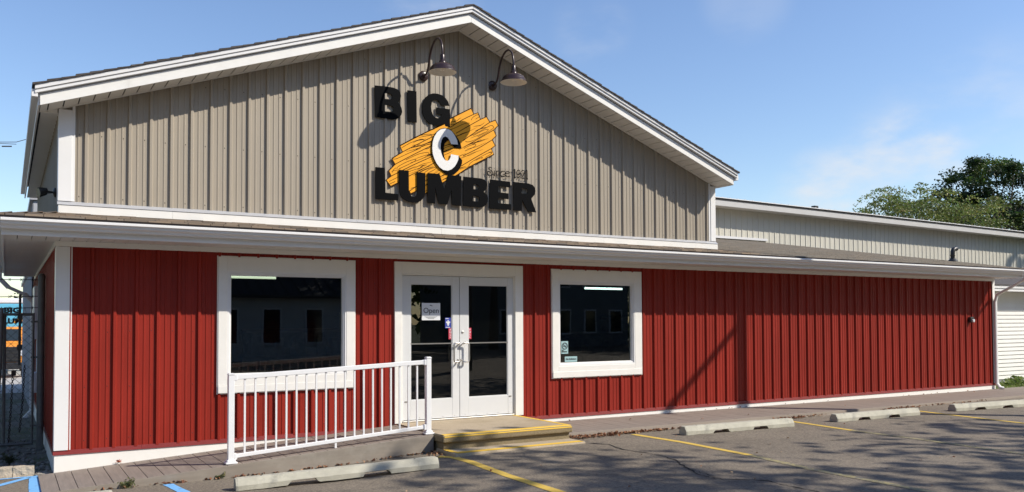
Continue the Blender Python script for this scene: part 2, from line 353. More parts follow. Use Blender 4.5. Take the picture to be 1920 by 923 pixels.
class MB:
    def __init__(s):
        s.v = []; s.f = []; s.t = []; s.tone = None
    def add(s, vs, fs, tone=None):
        k = len(s.v)
        s.v += [tuple(p) for p in vs]
        s.f += [tuple(i+k for i in f) for f in fs]
        s.t += [tone]*len(fs)
    def quad(s, a, b, c, d, tone=None): s.add((a, b, c, d), ((0, 1, 2, 3),), tone)
    def box(s, x0, x1, y0, y1, z0, z1, tone=None):
        s.hexa([(x0, y0, z0), (x1, y0, z0), (x1, y1, z0), (x0, y1, z0), (x0, y0, z1), (x1, y0, z1), (x1, y1, z1), (x0, y1, z1)], tone)
    def hexa(s, p, tone=None):
        s.add(p, ((0, 3, 2, 1), (4, 5, 6, 7), (0, 1, 5, 4), (1, 2, 6, 5), (2, 3, 7, 6), (3, 0, 4, 7)), tone)
    def loft(s, A, B, caps=True, tone=None):
        """two matching rings of points joined by quads"""
        n = len(A)
        fs = [(i, (i+1) % n, n+(i+1) % n, n+i) for i in range(n)]
        if caps: fs += [tuple(reversed(range(n))), tuple(range(n, 2*n))]
        s.add(list(A)+list(B), fs, tone)
    def prism_x(s, prof, x0, x1, tone=None):
        s.loft([(x0, y, z) for y, z in prof], [(x1, y, z) for y, z in prof], True, tone)
    def prism_y(s, prof, y0, y1, tone=None):
        s.loft([(x, y0, z) for x, z in prof], [(x, y1, z) for x, z in prof], True, tone)
    def tube(s, pts, r, n=8, tone=None, closed=False):
        pts = [Vector(p) for p in pts]
        rs = r if isinstance(r, (list, tuple)) else [r]*len(pts)
        rings = []
        prev = None
        m = len(pts)
        for i, p in enumerate(pts):
            if closed: d = (pts[(i+1) % m]-pts[i-1]).normalized()
            else: d = (pts[min(i+1, m-1)]-pts[max(i-1, 0)]).normalized()
            if prev is None:
                a = Vector((0, 0, 1)) if abs(d.z) < 0.9 else Vector((1, 0, 0))
                u = d.cross(a).normalized()
            else:
                u = (prev-d*prev.dot(d))
                u = u.normalized() if u.length > 1e-6 else d.orthogonal().normalized()
            prev = u
            w = d.cross(u)
            rings.append([p+(u*math.cos(2*math.pi*k/n)+w*math.sin(2*math.pi*k/n))*rs[i] for k in range(n)])
        vs = [q for ring in rings for q in ring]
        fs = []
        for i in range(m if closed else m-1):
            j = (i+1) % m
            for k in range(n):
                fs.append((i*n+k, i*n+(k+1) % n, j*n+(k+1) % n, j*n+k))
        if not closed:
            fs.append(tuple(reversed(range(n)))); fs.append(tuple(range((m-1)*n, m*n)))
        s.add(vs, fs, tone)
    def lathe(s, c, prof, n=28, axis='z', tone=None):
        """prof: (radius, along) pairs round an axis through c"""
        c = Vector(c)
        vs = []
        for r, h in prof:
            for k in range(n):
                a = 2*math.pi*k/n
                if axis == 'z': vs.append(c+Vector((r*math.cos(a), r*math.sin(a), h)))
                elif axis == 'y': vs.append(c+Vector((r*math.cos(a), h, r*math.sin(a))))
                else: vs.append(c+Vector((h, r*math.cos(a), r*math.sin(a))))
        fs = []
        for i in range(len(prof)-1):
            for k in range(n):
                fs.append((i*n+k, i*n+(k+1) % n, (i+1)*n+(k+1) % n, (i+1)*n+k))
        s.add(vs, fs, tone)
    def build(s, name, m, parent=None, smooth=False, bevel=0.0, seg=2, recalc=True, solid=0.0):
        me = bpy.data.meshes.new(name)
        off = base_of(parent) if parent is not None else Vector((0, 0, 0))
        me.from_pydata([(p[0]-off.x, p[1]-off.y, p[2]-off.z) for p in s.v], [], s.f)
        me.update()
        if recalc:
            bm = bmesh.new(); bm.from_mesh(me)
            bmesh.ops.recalc_face_normals(bm, faces=bm.faces)
            bm.to_mesh(me); bm.free()
        if any(t is not None for t in s.t):
            at = me.color_attributes.new('tone', 'FLOAT_COLOR', 'CORNER')
            i = 0
            for f, t in zip(me.polygons, s.t):
                t = t or (0.2, 0.2, 0.2)
                for _ in range(f.loop_total):
                    at.data[i].color = (t[0], t[1], t[2], 1); i += 1
        ms = m if isinstance(m, (list, tuple)) else [m]
        for q in ms: me.materials.append(q)
        o = bpy.data.objects.new(name, me)
        COL.objects.link(o)
        if parent is not None: o.parent = parent
        if smooth:
            for f in me.polygons: f.use_smooth = True
            try: me.set_sharp_from_angle(angle=math.radians(40))
            except Exception: pass
        if bevel > 0:
            b = o.modifiers.new('bevel', 'BEVEL'); b.width = bevel; b.segments = seg; b.limit_method = 'ANGLE'; b.angle_limit = math.radians(40)
        return o

def thing(name, label, cat, loc=(0, 0, 0), group=None):
    o = bpy.data.objects.new(name, None)
    o.empty_display_size = 0.2
    COL.objects.link(o); o.location = loc
    return tag(o, label, cat, group)

def tag(o, label, cat, group=None):
    o['label'] = label; o['category'] = cat
    if group: o['group'] = group
    return o

def structure(o):
    o['kind'] = 'structure'; return o

def stuff(o, label=None, cat=None):
    o['kind'] = 'stuff'
    if label: o['label'] = label
    if cat: o['category'] = cat
    return o

def copy_thing(root, loc, label, group):
    r = root.copy(); COL.objects.link(r); r.location = loc; r['label'] = label; r['group'] = group
    for ch in list(root.children):
        c = ch.copy(); COL.objects.link(c); c.parent = r
        for g in list(ch.children):
            d = g.copy(); COL.objects.link(d); d.parent = c
    return r

def flat_shape(name, loops, y, thick, m, parent, bevel=0.0):
    """outlines in x-z (first outer, rest holes) -> plate whose front is at y and whose back is at y+thick"""
    cu = bpy.data.curves.new(name, 'CURVE')
    cu.dimensions = '2D'; cu.fill_mode = 'BOTH'
    cu.extrude = thick/2
    cu.bevel_depth = bevel; cu.bevel_resolution = 1
    for lp in loops:
        sp = cu.splines.new('POLY'); sp.points.add(len(lp)-1)
        for q, (x, z) in zip(sp.points, lp): q.co = (x, z, 0, 1)
        sp.use_cyclic_u = True
    tmp = bpy.data.objects.new('tmp', cu); COL.objects.link(tmp)
    dg = bpy.context.evaluated_depsgraph_get()
    me = bpy.data.meshes.new_from_object(tmp.evaluated_get(dg))
    bpy.data.objects.remove(tmp); bpy.data.curves.remove(cu)
    off = base_of(parent) if parent is not None else Vector((0, 0, 0))
    for v in me.vertices:
        x, z, d = v.co
        v.co = (x-off.x, y+thick/2-d-off.y, z-off.z)
    me.materials.clear(); me.materials.append(m)
    me.name = name
    o = bpy.data.objects.new(name, me); COL.objects.link(o)
    if parent is not None: o.parent = parent
    return o

def text_plate(name, s, size, x, z, y, m, parent, thick=0.002, align='CENTER', sx=1.0, bold=0.0, space=1.0):
    """lettering standing in the x-z plane, face towards -y"""
    cu = bpy.data.curves.new(name, 'FONT')
    cu.body = s; cu.size = size; cu.align_x = align; cu.align_y = 'CENTER'
    cu.extrude = thick/2; cu.offset = bold; cu.resolution_u = 3; cu.space_line = 0.9*space
    tmp = bpy.data.objects.new('tmp', cu); COL.objects.link(tmp)
    dg = bpy.context.evaluated_depsgraph_get()
    me = bpy.data.meshes.new_from_object(tmp.evaluated_get(dg))
    bpy.data.objects.remove(tmp); bpy.data.curves.remove(cu)
    off = base_of(parent)
    for v in me.vertices:
        a, b, d = v.co
        v.co = (x+a*sx-off.x, y-d-off.y, z+b-off.z)
    me.materials.clear(); me.materials.append(m)
    o = bpy.data.objects.new(name, me); COL.objects.link(o); o.parent = parent
    return o

def rib_profile(x0, x1, phase, depth=0.027, pitch=0.2286):
    """steel wall panel in plan: list of (x, y-offset towards the viewer)"""
    one = [(0.0, 0), (0.011, 1.0), (0.038, 1.0), (0.052, 0), (0.095, 0), (0.100, 0.2), (0.113, 0.2), (0.118, 0), (0.162, 0), (0.167, 0.2), (0.180, 0.2), (0.185, 0)]
    k0 = int(math.floor((x0-phase)/pitch))-1
    k1 = int(math.ceil((x1-phase)/pitch))+1
    pts = []
    for k in range(k0, k1+1):
        for dx, d in one: pts.append((phase+k*pitch+dx, -depth*d))
    out = []
    def at(x):
        for (a, ya), (b, yb) in zip(pts, pts[1:]):
            if a <= x <= b: return ya+(yb-ya)*(x-a)/max(1e-9, b-a)
        return 0
    out.append((x0, at(x0)))
    out += [q for q in pts if x0 < q[0] < x1]
    out.append((x1, at(x1)))
    return out

def ribbed_wall(mb, prof, y, zlo, zhi, holes=()):
    """zlo/zhi: number or function of x; holes: (x0,x1,z0,z1)"""
    fl = zlo if callable(zlo) else (lambda x: zlo)
    fh = zhi if callable(zhi) else (lambda x: zhi)
    for (xa, ya), (xb, yb) in zip(prof, prof[1:]):
        xm = (xa+xb)/2
        spans = [(None, None)]
        cuts = sorted([(h[2], h[3]) for h in holes if h[0] <= xm <= h[1]])
        lo = 'L'
        segs = []
        for c0, c1 in cuts:
            segs.append((lo, c0)); lo = c1
        segs.append((lo, 'H'))
        for a, b in segs:
            za0 = fl(xa) if a == 'L' else a; zb0 = fl(xb) if a == 'L' else a
            za1 = fh(xa) if b == 'H' else b; zb1 = fh(xb) if b == 'H' else b
            if za1 <= za0: continue
            mb.quad((xa, y+ya, za0), (xb, y+yb, zb0), (xb, y+yb, zb1), (xa, y+ya, za1))

def screws(mb, xs, zs, y):
    for x in xs:
        for z in zs:
            mb.lathe((x, y, z), [(0.0068, 0.003), (0.0068, -0.003), (0.004, -0.006), (0.0, -0.007)], 7, 'y')

def smooth01(t):
    t = min(1, max(0, t)); return t*t*(3-2*t)
def lot_z(x):
    return -0.265+0.095*smooth01((x+4.3)/3.0)

# ================================================================== SETTING
# parking lot: asphalt sheet that dips towards the ramp corner
mb = MB()
xs = [-40, -25, -15, -10, -8, -7, -6.5, -6, -5.5, -5, -4.6, -4.3, -4, -3.7, -3.4, -3.1, -2.8, -2.5, -2.2, -1.9, -1.6, -1.3, -1, 0, 2, 5, 10, 16, 25, 40]
ys = [-45, -30, -20, -14, -10, -8, -6, -4, -3, -2, -1.2, 0.07]
for i in range(len(xs)-1):
    for j in range(len(ys)-1):
        mb.quad((xs[i], ys[j], lot_z(xs[i])), (xs[i+1], ys[j], lot_z(xs[i+1])), (xs[i+1], ys[j+1], lot_z(xs[i+1])), (xs[i], ys[j+1], lot_z(xs[i])))
parking = structure(mb.build('parking_lot', M['asphalt']))

def ribbon(mb, pts, w, dz=0.004, jitter=0.0):
    """a painted stripe that follows the lot surface"""
    n = len(pts)
    L = []; Rr = []
    for i, (x, y) in enumerate(pts):
        a = Vector(pts[max(0, i-1)]); b = Vector(pts[min(n-1, i+1)])
        d = (b-a).normalized(); nn = Vector((-d.y, d.x))*w/2
        nn *= 1+jitter*(rnd.random()-0.5)
        L.append((x+nn.x, y+nn.y, lot_z(x+nn.x)+dz)); Rr.append((x-nn.x, y-nn.y, lot_z(x-nn.x)+dz))
    for i in range(n-1): mb.quad(L[i], Rr[i], Rr[i+1], L[i+1])

def subdiv(pts, k=6):
    out = []
    for (a, b), (c, d) in zip(pts, pts[1:]):
        for i in range(k): out.append((a+(c-a)*i/k, b+(d-b)*i/k))
    out.append(pts[-1]); return out

for nm, pts, w, m in [
    ('stall_line', [(-2.30, -1.52), (-2.19, -1.66), (-2.17, -2.05), (-2.24, -3.0), (-2.27, -4.2), (-2.28, -6.4)], 0.105, 'yellow_line'),
    ('stall_line', [(0.75, -1.36), (0.80, -2.3), (0.74, -3.5)], 0.10, 'yellow_line'),
    ('stall_line', [(0.74, -3.5), (0.58, -4.5), (0.5, -6.6)], 0.10, 'yellow_fade'),
    ('stall_line', [(3.77, -1.46), (3.62, -2.7)], 0.10, 'yellow_line'),
    ('stall_line', [(3.62, -2.7), (3.58, -3.9), (3.45, -5.2), (3.40, -6.6)], 0.10, 'yellow_fade'),
    ('stall_line', [(6.76, -1.66), (6.62, -2.5), (6.45, -3.7)], 0.10, 'yellow_line'),
    ('stall_line', [(9.7, -1.7), (9.5, -3.7)], 0.10, 'yellow_line'),
    ('accessible_stall_line', [(-5.24, -1.22), (-5.17, -1.75), (-5.10, -4.2)], 0.10, 'blue'),
    ('accessible_stall_line', [(-8.6, 0.045), (-6.37, 0.03)], 0.055, 'blue'),
    ('accessible_stall_line', [(-6.40, 0.0), (-6.42, -0.95), (-6.46, -2.2)], 0.11, 'blue'),
    ('accessible_stall_line', [(-6.46, -0.02), (-6.72, -0.36), (-7.6, -1.3)], 0.085, 'blue')]:
    mb = MB(); ribbon(mb, subdiv(pts, 8), w, 0.004, 0.12)
    structure(mb.build(nm, M[m], recalc=False))

# the long crack and the oil stains in the asphalt
mb = MB()
ck = [(-0.25, -1.72), (-0.13, -1.95), (-0.237, -2.40), (-0.128, -2.91), (-0.252, -3.36), (-0.46, -3.72), (-0.627, -4.10), (-0.657, -4.36), (-0.3, -4.71), (-0.336, -5.0), (-0.33, -5.3), (-0.5, -6.2)]
pts = []
for p, q in zip(ck, ck[1:]):
    for i in range(7):
        t = i/7
        pts.append((p[0]+(q[0]-p[0])*t+rnd.uniform(-.018, .018), p[1]+(q[1]-p[1])*t))
ribbon(mb, pts, 0.017, 0.0045, 1.4)
pts = [(-0.46+rnd.uniform(-.02, .02)-0.12*i/8, -3.72-0.9*i/14) for i in range(14)]
ribbon(mb, pts, 0.010, 0.0045, 1.2)
o = structure(mb.build('pavement_crack', M['crack'], parking, recalc=False))
mb = MB()
for (cx, cy, rx, ry) in [(2.47, -3.27, .20, .06), (2.85, -3.05, .10, .03), (-2.86, -2.88, .20, .10), (-3.2, -2.95, .10, .05), (5.4, -2.6, .1, .03)]:
    ring = []
    for k in range(70):
        a = 2*math.pi*k/70; r = 1+0.5*noise.noise((cx+math.cos(a)*1.3, cy+math.sin(a)*1.3, 1))+0.35*noise.noise((cx+math.cos(a)*5, cy+math.sin(a)*5, 3))
        ring.append((cx+rx*r*math.cos(a), cy+ry*r*math.sin(a), lot_z(cx)+0.0042))
    mb.add(ring, [tuple(range(18))])
structure(mb.build('oil_stain', M['stain'], parking, recalc=False))

# side yard left of the store, falling gently to the rear, and the concrete apron by the truck
mb = MB()
yy = [0.06, 0.6, 1.5, 3, 5, 8, 12, 17]
def yard_z(y): return -0.27-0.42*smooth01((y-2)/25)
for a, b in zip(yy, yy[1:]):
    for x0, x1 in ((-40, -20), (-20, -10), (-10, -6.1)):
        mb.quad((x0, a, yard_z(a)), (x1, a, yard_z(a)), (x1, b, yard_z(b)), (x0, b, yard_z(b)))
structure(mb.build('side_yard', M['gravel'], recalc=False))
mb = MB()
for a, b in ((17, 22), (22, 27), (27, 40)):
    mb.quad((-40, a, yard_z(a)), (-4, a, yard_z(a)), (-4, b, yard_z(b)), (-40, b, yard_z(b)))
structure(mb.build('concrete_apron', M['pad'], recalc=False))
mb = MB(); mb.quad((-900, -900, -1.0), (900, -900, -1.0), (900, 900, -1.0), (-900, 900, -1.0))
structure(mb.build('ground', M['earth'], recalc=False))
mb = MB(); mb.quad((12.05, 0.0, -0.150), (40, 0.0, -0.150), (40, 1.05, -0.14), (12.05, 1.05, -0.14))
structure(mb.build('lawn_strip', M['earth'], recalc=False))

# ================================================================== THE STORE
store = thing('store_building', 'red and tan ribbed metal store with white trimmed gable, two windows and glass double doors', 'building', (3.0, 0.0, -0.2))
WX0, WX1 = -6.2, 12.05
APX, APZ = -1.148, 5.59
SL, SR = 0.352, 0.372
GX0, GX1, GY = -6.185, 3.835, 0.2
def gz(x): return APZ-(SL*(APX-x) if x < APX else SR*(x-APX))
def roof_z(y): return 2.605+0.160*y

holes = [(-4.40, -2.88, 0.70, 2.05), (0.42, 1.90, 0.70, 2.05)]
mb = MB()
ribbed_wall(mb, rib_profile(WX0, -2.18, -5.883), 0, -0.01, 2.30, holes)
ribbed_wall(mb, rib_profile(-0.25, WX1, -0.005), 0, -0.01, 2.30, holes)
mb.quad((-2.18, 0, 2.15), (-0.25, 0, 2.15), (-0.25, 0, 2.30), (-2.18, 0, 2.30))
fw = mb.build('front_wall', M['red'], store)
mb = MB()
def clear(x, z):
    if -2.25 < x < -0.18: return False
    for c0, c1 in ((-4.54, -2.75), (0.28, 2.06)):
        if c0 < x < c1 and 0.51 < z < 2.23: return False
    return -6.05 < x < 11.97
for x0_, n_ in ((-5.883, 17), (-0.005, 53)):
    for k in range(n_):
        for z in (0.10, 0.68, 1.30, 1.9):
            x = x0_-0.045+0.2286*k; zz = z+rnd.uniform(-.008, .008)
            if clear(x, zz): screws(mb, [x], [zz], -0.002)
mb.build('wall_screws', M['red_screw'], fw)
# left side wall, ribs running up it
mb = MB()
prof = rib_profile(0.02, 9.0, 0.17)
hole_side = (4.6, 5.6)
for (a, ya), (b, yb) in zip(prof, prof[1:]):
    mb.quad((WX0+ya, a, -0.01), (WX0+yb, b, -0.01), (WX0+yb, b, 2.30), (WX0+ya, a, 2.30))
mb.build('side_wall', M['red'], store)
# base flashing and white skirt
mb = MB()
for a, b in ((-6.232, -5.34), (-5.34, -2.224), (-0.205, 3.4), (3.4, 7.2), (7.2, 12.07)):
    mb.hexa([(a+0.001, -0.030, -0.046), (b-0.001, -0.030, -0.046), (b-0.001, 0.0, -0.046), (a+0.001, 0.0, -0.046), (a+0.001, -0.022, 0.002), (b-0.001, -0.022, 0.002), (b-0.001, 0.0, 0.002), (a+0.001, 0.0, 0.002)])
mb.build('base_flashing', M['red_trim'], store)
mb = MB(); mb.box(-6.234, -6.2, -0.001, 9, -0.046, 0.002)
mb.build('base_flashing', M['red_trim'], store)
mb = MB()
mb.box(-6.220, -2.226, -0.018, 0.05, -0.29, -0.047)
mb.box(-2.226, -0.20, -0.014, 0.05, -0.29, 0.033)
mb.box(-0.20, 12.062, -0.018, 0.05, -0.29, -0.047)
mb.box(-6.221, -6.19, 0.051, 9, -0.60, -0.047)
mb.build('skirt_board', M['skirt'], store, bevel=0.003)
# corner trims
mb = MB()
mb.box(-6.226, -6.085, -0.034, -0.019, 0.003, 2.24); mb.box(-6.085, -6.062, -0.026, -0.0185, 0.003, 2.24)
mb.box(-6.226, -6.2, -0.0185, 0.13, 0.003, 2.24)
mb.build('corner_trim', M['white_metal'], store, bevel=0.003)
mb = MB()
mb.box(11.985, 12.072, -0.034, -0.019, 0.003, 2.24); mb.box(12.05, 12.072, -0.0185, 0.13, 0.003, 2.24)
mb.build('corner_trim', M['white_metal'], store, bevel=0.003)
mb = MB()
mb.quad((12.06, 0.0, -0.29), (12.06, 7.1, -0.29), (12.06, 7.1, 3.68), (12.06, 0.0, 2.6))
mb.build('end_wall', M['lap'], store)

# eave: soffit boards, frieze, fascia, gutter
EX0, EX1 = -6.735, 12.10
FZ = 2.303
mb = MB()
x = EX0+0.012
while x < EX1-0.03:
    x2 = min(x+0.1335, EX1-0.01)
    mb.box(x, x2-0.008, -0.598, -0.002, FZ, FZ+0.012); x = x2
mb.box(EX0+0.012, WX0-0.012, 0.0, 7.97, FZ, FZ+0.012)
mb.build('soffit', M['soffit'], store)
mb = MB(); mb.box(EX0+0.014, EX1-0.014, -0.597, 0.0, FZ+0.013, FZ+0.02); mb.box(EX0+0.014, WX0-0.01, 0.0, 8.0, FZ+0.013, FZ+0.02)
mb.build('soffit_groove', M['gap'], store)
mb = MB(); mb.box(WX0-0.025, 12.075, -0.032, -0.0005, 2.243, FZ-0.001); mb.box(WX0-0.034, WX0-0.003, 0.0, 8.0, 2.243, FZ-0.001)
mb.build('frieze_trim', M['white'], store, bevel=0.002)
mb = MB()
xa = EX0
for xb in (-3.2, 0.45, 4.1, 7.75, EX1):
    mb.box(xa+(0 if xa == EX0 else 0.0008), xb-0.0008, -0.622, -0.600, FZ-0.012, 2.452); xa = xb
mb.box(EX0, EX0+0.022, -0.599, 8.0, FZ-0.012, 2.452)
mb.box(EX0+0.023, WX0-0.0, 7.98, 8.0, FZ-0.012, 2.452)
mb.box(EX1-0.022, EX1, -0.599, 0.2, FZ-0.012, 2.5)
mb.build('fascia', M['white_metal'], store, bevel=0.003)
GP = [(-0.623, 2.453), (-0.623, 2.352), (-0.683, 2.352), (-0.690, 2.358), (-0.700, 2.380), (-0.722, 2.392), (-0.730, 2.402), (-0.732, 2.416), (-0.742, 2.424), (-0.752, 2.428), (-0.752, 2.450), (-0.738, 2.456), (-0.730, 2.446), (-0.66, 2.436)]
mb = MB()
xa = EX0-0.01
for xb in (-3.05, 3.2, 9.3, 12.16):
    mb.prism_x(GP, xa, xb-0.002); xa = xb
mb.build('gutter', M['white_metal'], store)
mb = MB(); mb.hexa([(EX0, -0.665, 2.447), (EX1, -0.665, 2.447), (EX1, -0.6235, 2.447), (EX0, -0.6235, 2.447), (EX0, -0.665, 2.478), (EX1, -0.665, 2.478), (EX1, -0.6235, 2.484), (EX0, -0.6235, 2.484)]); mb.build('drip_edge', M['grey_flash'], store)
GL = [(EX0-(a+0.622), z) for a, z in GP]
mb = MB()
mb.prism_y([(EX0+(y_+0.622), z_) for y_, z_ in GP], -0.60, 8.05)
mb.build('gutter', M['white_metal'], store)

# downspouts
def downspout(pts, w=0.075, d=0.055):
    mb = MB()
    for a, b in zip(pts, pts[1:]):
        a = Vector(a); b = Vector(b); dd = (b-a).normalized()
        u = Vector((1, 0, 0)) if abs(dd.x) < 0.8 else Vector((0, 1, 0))
        u = (u-dd*u.dot(dd)).normalized(); v = dd.cross(u)
        A = []; B = []
        n = 12
        for k in range(n):
            t = 2*math.pi*k/n; c, s_ = math.cos(t), math.sin(t)
            k1 = (abs(c)**4+abs(s_)**4)**-0.25
            q = u*c*k1*w/2+v*s_*k1*d/2
            A.append(a-dd*0.012+q); B.append(b+dd*0.012+q)
        mb.loft(A, B)
    return mb
downspout([(12.085, -0.685, 2.36), (12.085, -0.685, 2.27), (12.045, -0.40, 2.10), (12.022, -0.11, 1.94), (12.022, -0.07, 1.80), (12.022, -0.07, 0.0), (12.06, -0.11, -0.09), (12.10, -0.16, -0.105)]).build('downspout', M['white_metal'], store, smooth=True)
downspout([(-6.80, 7.3, 2.36), (-6.80, 7.3, 2.22), (-6.66, 7.3, 2.06), (-6.40, 7.3, 1.93), (-6.265, 7.3, 1.80), (-6.265, 7.3, -0.2), (-6.40, 7.3, -0.36)], 0.08, 0.06).build('downspout', M['white_metal'], store, smooth=True)

# low shingle roof: solid deck plus every tab laid on it
RXE = 12.14
mb = MB()
def slab(q, t=0.03):
    mb.hexa([(x, y, z-t) for x, y, z in q]+[(x, y, z) for x, y, z in q])
slab([(-6.80, -0.675, roof_z(-0.675)-0.012), (GX0, GY, roof_z(GY)-0.012), (GX0, 8.1, roof_z(GY)-0.012), (-6.80, 8.1, roof_z(-0.675)-0.012)])
slab([(-6.799, -0.676, roof_z(-0.676)-0.012), (RXE, -0.676, roof_z(-0.676)-0.012), (RXE, GY, roof_z(GY)-0.012), (GX0, GY-0.001, roof_z(GY)-0.012)])
slab([(GX1-0.3, GY+0.001, roof_z(GY)-0.0125), (RXE, GY+0.001, roof_z(GY)-0.0125), (RXE, 7.05, roof_z(7.05)-0.0125), (GX1-0.3, 7.05, roof_z(7.05)-0.0125)])
lr = mb.build('lower_roof', M['roof_edge'], store)
mb = MB()
def tone(base, spread):
    k = 1+rnd.uniform(-spread, spread); w = rnd.uniform(-0.04, 0.04)
    return tuple(max(0.01, c*k*(1+w*s)) for c, s in zip(base, (1, 0, -1)))
course = 0.142
ncs = int((7.0+0.69)/course)+1
for c in range(ncs):
    y0 = -0.69+c*course; y1 = y0+course+0.03
    if y0 > 7.0: break
    xl = -6.80+(y0+0.69)*0.7 if y0 < GY else GX1-0.1
    x = xl-rnd.uniform(0, 0.2)
    while x < RXE:
        w = rnd.choice((0.14, 0.17, 0.2, 0.24, 0.3))
        xa = max(x, xl); xb = min(x+w, RXE)
        if xb-xa > 0.02:
            far = y0 > GY+0.1 or x > 3.9
            th = rnd.choice((0.004, 0.005)) if far else rnd.choice((0.005, 0.008, 0.013))
            base = (0.215, 0.190, 0.160) if far else ((0.25, 0.195, 0.145) if rnd.random() < 0.75 else (0.15, 0.125, 0.105))
            tn = tone(base, 0.14 if far else 0.26)
            za, zb = roof_z(y0), roof_z(y1)
            mb.hexa([(xa, y0, za-0.01), (xb-0.006, y0, za-0.01), (xb-0.006, y1, zb-0.011), (xa, y1, zb-0.011),
                     (xa, y0, za+th), (xb-0.006, y0, za+th), (xb-0.006, y1, zb-0.005), (xa, y1, zb-0.005)], tn)
        x += w
# left side courses
sl = (roof_z(GY)-roof_z(-0.675))/(GX0+6.80)
for c in range(5):
    x0 = -6.815+c*course; x1 = x0+course+0.03
    if x0 > GX0: break
    y = -0.66+1.42*c*course
    while y < 8.1:
        w = rnd.choice((0.17, 0.2, 0.3))
        za = roof_z(-0.675)+sl*(x0+6.80); zb = roof_z(-0.675)+sl*(x1+6.80)
        mb.hexa([(x0, y, za-0.01), (x1, y, zb-0.011), (x1, y+w-.005, zb-0.011), (x0, y+w-.005, za-0.01), (x0, y, za+0.009), (x1, y, zb-0.005), (x1, y+w-.005, zb-0.005), (x0, y+w-.005, za+0.009)], tone((0.165, 0.135, 0.11), 0.28))
        y += w
mb.build('roof_shingles', M['shingle'], lr)

# gable wall
mb = MB()
ribbed_wall(mb, rib_profile(GX0, GX1, -5.947), GY, 2.64, lambda x: gz(x)+0.03)
gw = mb.build('gable_wall', M['tan'], store)
mb = MB()
for k in range(0, 43):
    x = -5.947-0.045+0.2286*k
    if x < GX0+0.17 or x > GX1-0.16: continue
    for z in (2.83, 3.55, 4.28, 4.95):
        if z < gz(x)-0.08: screws(mb, [x], [z+rnd.uniform(-.008, .008)], GY-0.002)
mb.build('wall_screws', M['screw'], gw)
mb = MB()
prof = rib_profile(GY+0.02, 7.6, 0.31)
for (a, ya), (b, yb) in zip(prof, prof[1:]):
    mb.quad((GX0+ya, a, 2.6), (GX0+yb, b, 2.6), (GX0+yb, b, gz(GX0)+0.03), (GX0+ya, a, gz(GX0)+0.03))
mb.quad((GX1, GY+0.02, 2.6), (GX1, 7.6, 2.6), (GX1, 7.6, gz(GX1)+0.03), (GX1, GY+0.02, gz(GX1)+0.03))
mb.quad((GX0, 7.6, 2.3), (GX1, 7.6, 2.3), (GX1, 7.6, gz(GX1)), (GX0, 7.6, gz(GX0)))
mb.add([(GX0, 7.6, gz(GX0)), (GX1, 7.6, gz(GX1)), (APX, 7.6, APZ)], [(0, 1, 2)])
mb.build('gable_side_wall', M['tan'], store)
mb = MB()
mb.box(-6.205, -6.066, GY-0.036, GY-0.0185, 2.77, gz(-6.205)-0.004); mb.box(-6.066, -6.036, GY-0.027, GY-0.018, 2.77, gz(-6.066)-0.004); mb.box(-6.205, -6.188, GY-0.0182, GY+0.12, 2.77, gz(-6.205)-0.004)
mb.build('corner_trim', M['white_metal'], store, bevel=0.003)
mb = MB()
mb.box(3.745, 3.857, GY-0.036, GY-0.0185, 2.77, gz(3.857)-0.004); mb.box(3.705, 3.7445, GY-0.027, GY-0.018, 2.77, gz(3.745)-0.004); mb.box(3.838, 3.857, GY-0.0182, GY+0.12, 2.77, gz(3.857)-0.004)
mb.build('corner_trim', M['white_metal'], store, bevel=0.003)
mb = MB()
xa = -6.21
for xb in (-2.69, 0.05, 2.7, 3.865):
    mb.hexa([(xa, GY-0.088, 2.722), (xb-.0015, GY-0.088, 2.722), (xb-.0015, GY-0.0, 2.722), (xa, GY-0.0, 2.722), (xa, GY-0.022, 2.768), (xb-.0015, GY-0.022, 2.768), (xb-.0015, GY-0.0, 2.768), (xa, GY-0.0, 2.768)]); xa = xb
mb.build('ledge_flashing', M['grey_flash'], store, bevel=0.002)
mb = MB()
xa = -6.20
for xb in (-5.0, -1.45, 1.4, 3.35, 3.858):
    mb.box(xa, xb-.0015, GY-0.080, GY-0.001, 2.628, 2.7205); xa = xb
mb.box(-6.20, -6.182, GY, GY+0.16, 2.64, 2.72)
mb.build('ledge_board', M['white'], store, bevel=0.002)

# gable eaves
LX, RX = -6.40, 3.905
FY0, FY1 = -0.222, -0.200
def slope_prism(mb, side, o0, o1, y0, y1, xe, trim=0.0):
    """board following the rake: z from gz+o0 to gz+o1, from apex to xe"""
    za, zb = gz(APX), gz(xe)
    mb.hexa([(APX, y0, za+o0), (xe, y0, zb+o0), (xe, y1, zb+o0), (APX, y1, za+o0), (APX, y0, za+o1), (xe, y0, zb+o1), (xe, y1, zb+o1), (APX, y1, za+o1)])
mb = MB()
for xe in (LX, RX): slope_prism(mb, 0, -0.006, 0.112, FY0, FY1, xe)
mb.build('rake_fascia', M['white'], store, bevel=0.003)
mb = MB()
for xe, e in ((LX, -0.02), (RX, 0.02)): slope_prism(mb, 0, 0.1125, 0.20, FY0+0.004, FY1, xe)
mb.build('rake_recess_shade', M['grey_flash'], store)  # grey strip stands for the shade between the white rake boards
mb = MB()
for xe in (LX-0.05, RX+0.05):
    slope_prism(mb, 0, 0.128, 0.168, FY0-0.040, FY0+0.002, xe)
    slope_prism(mb, 0, 0.1685, 0.215, FY0-0.055, FY0+0.002, xe)
mb.build('rake_trim', M['white_metal'], store, bevel=0.003)
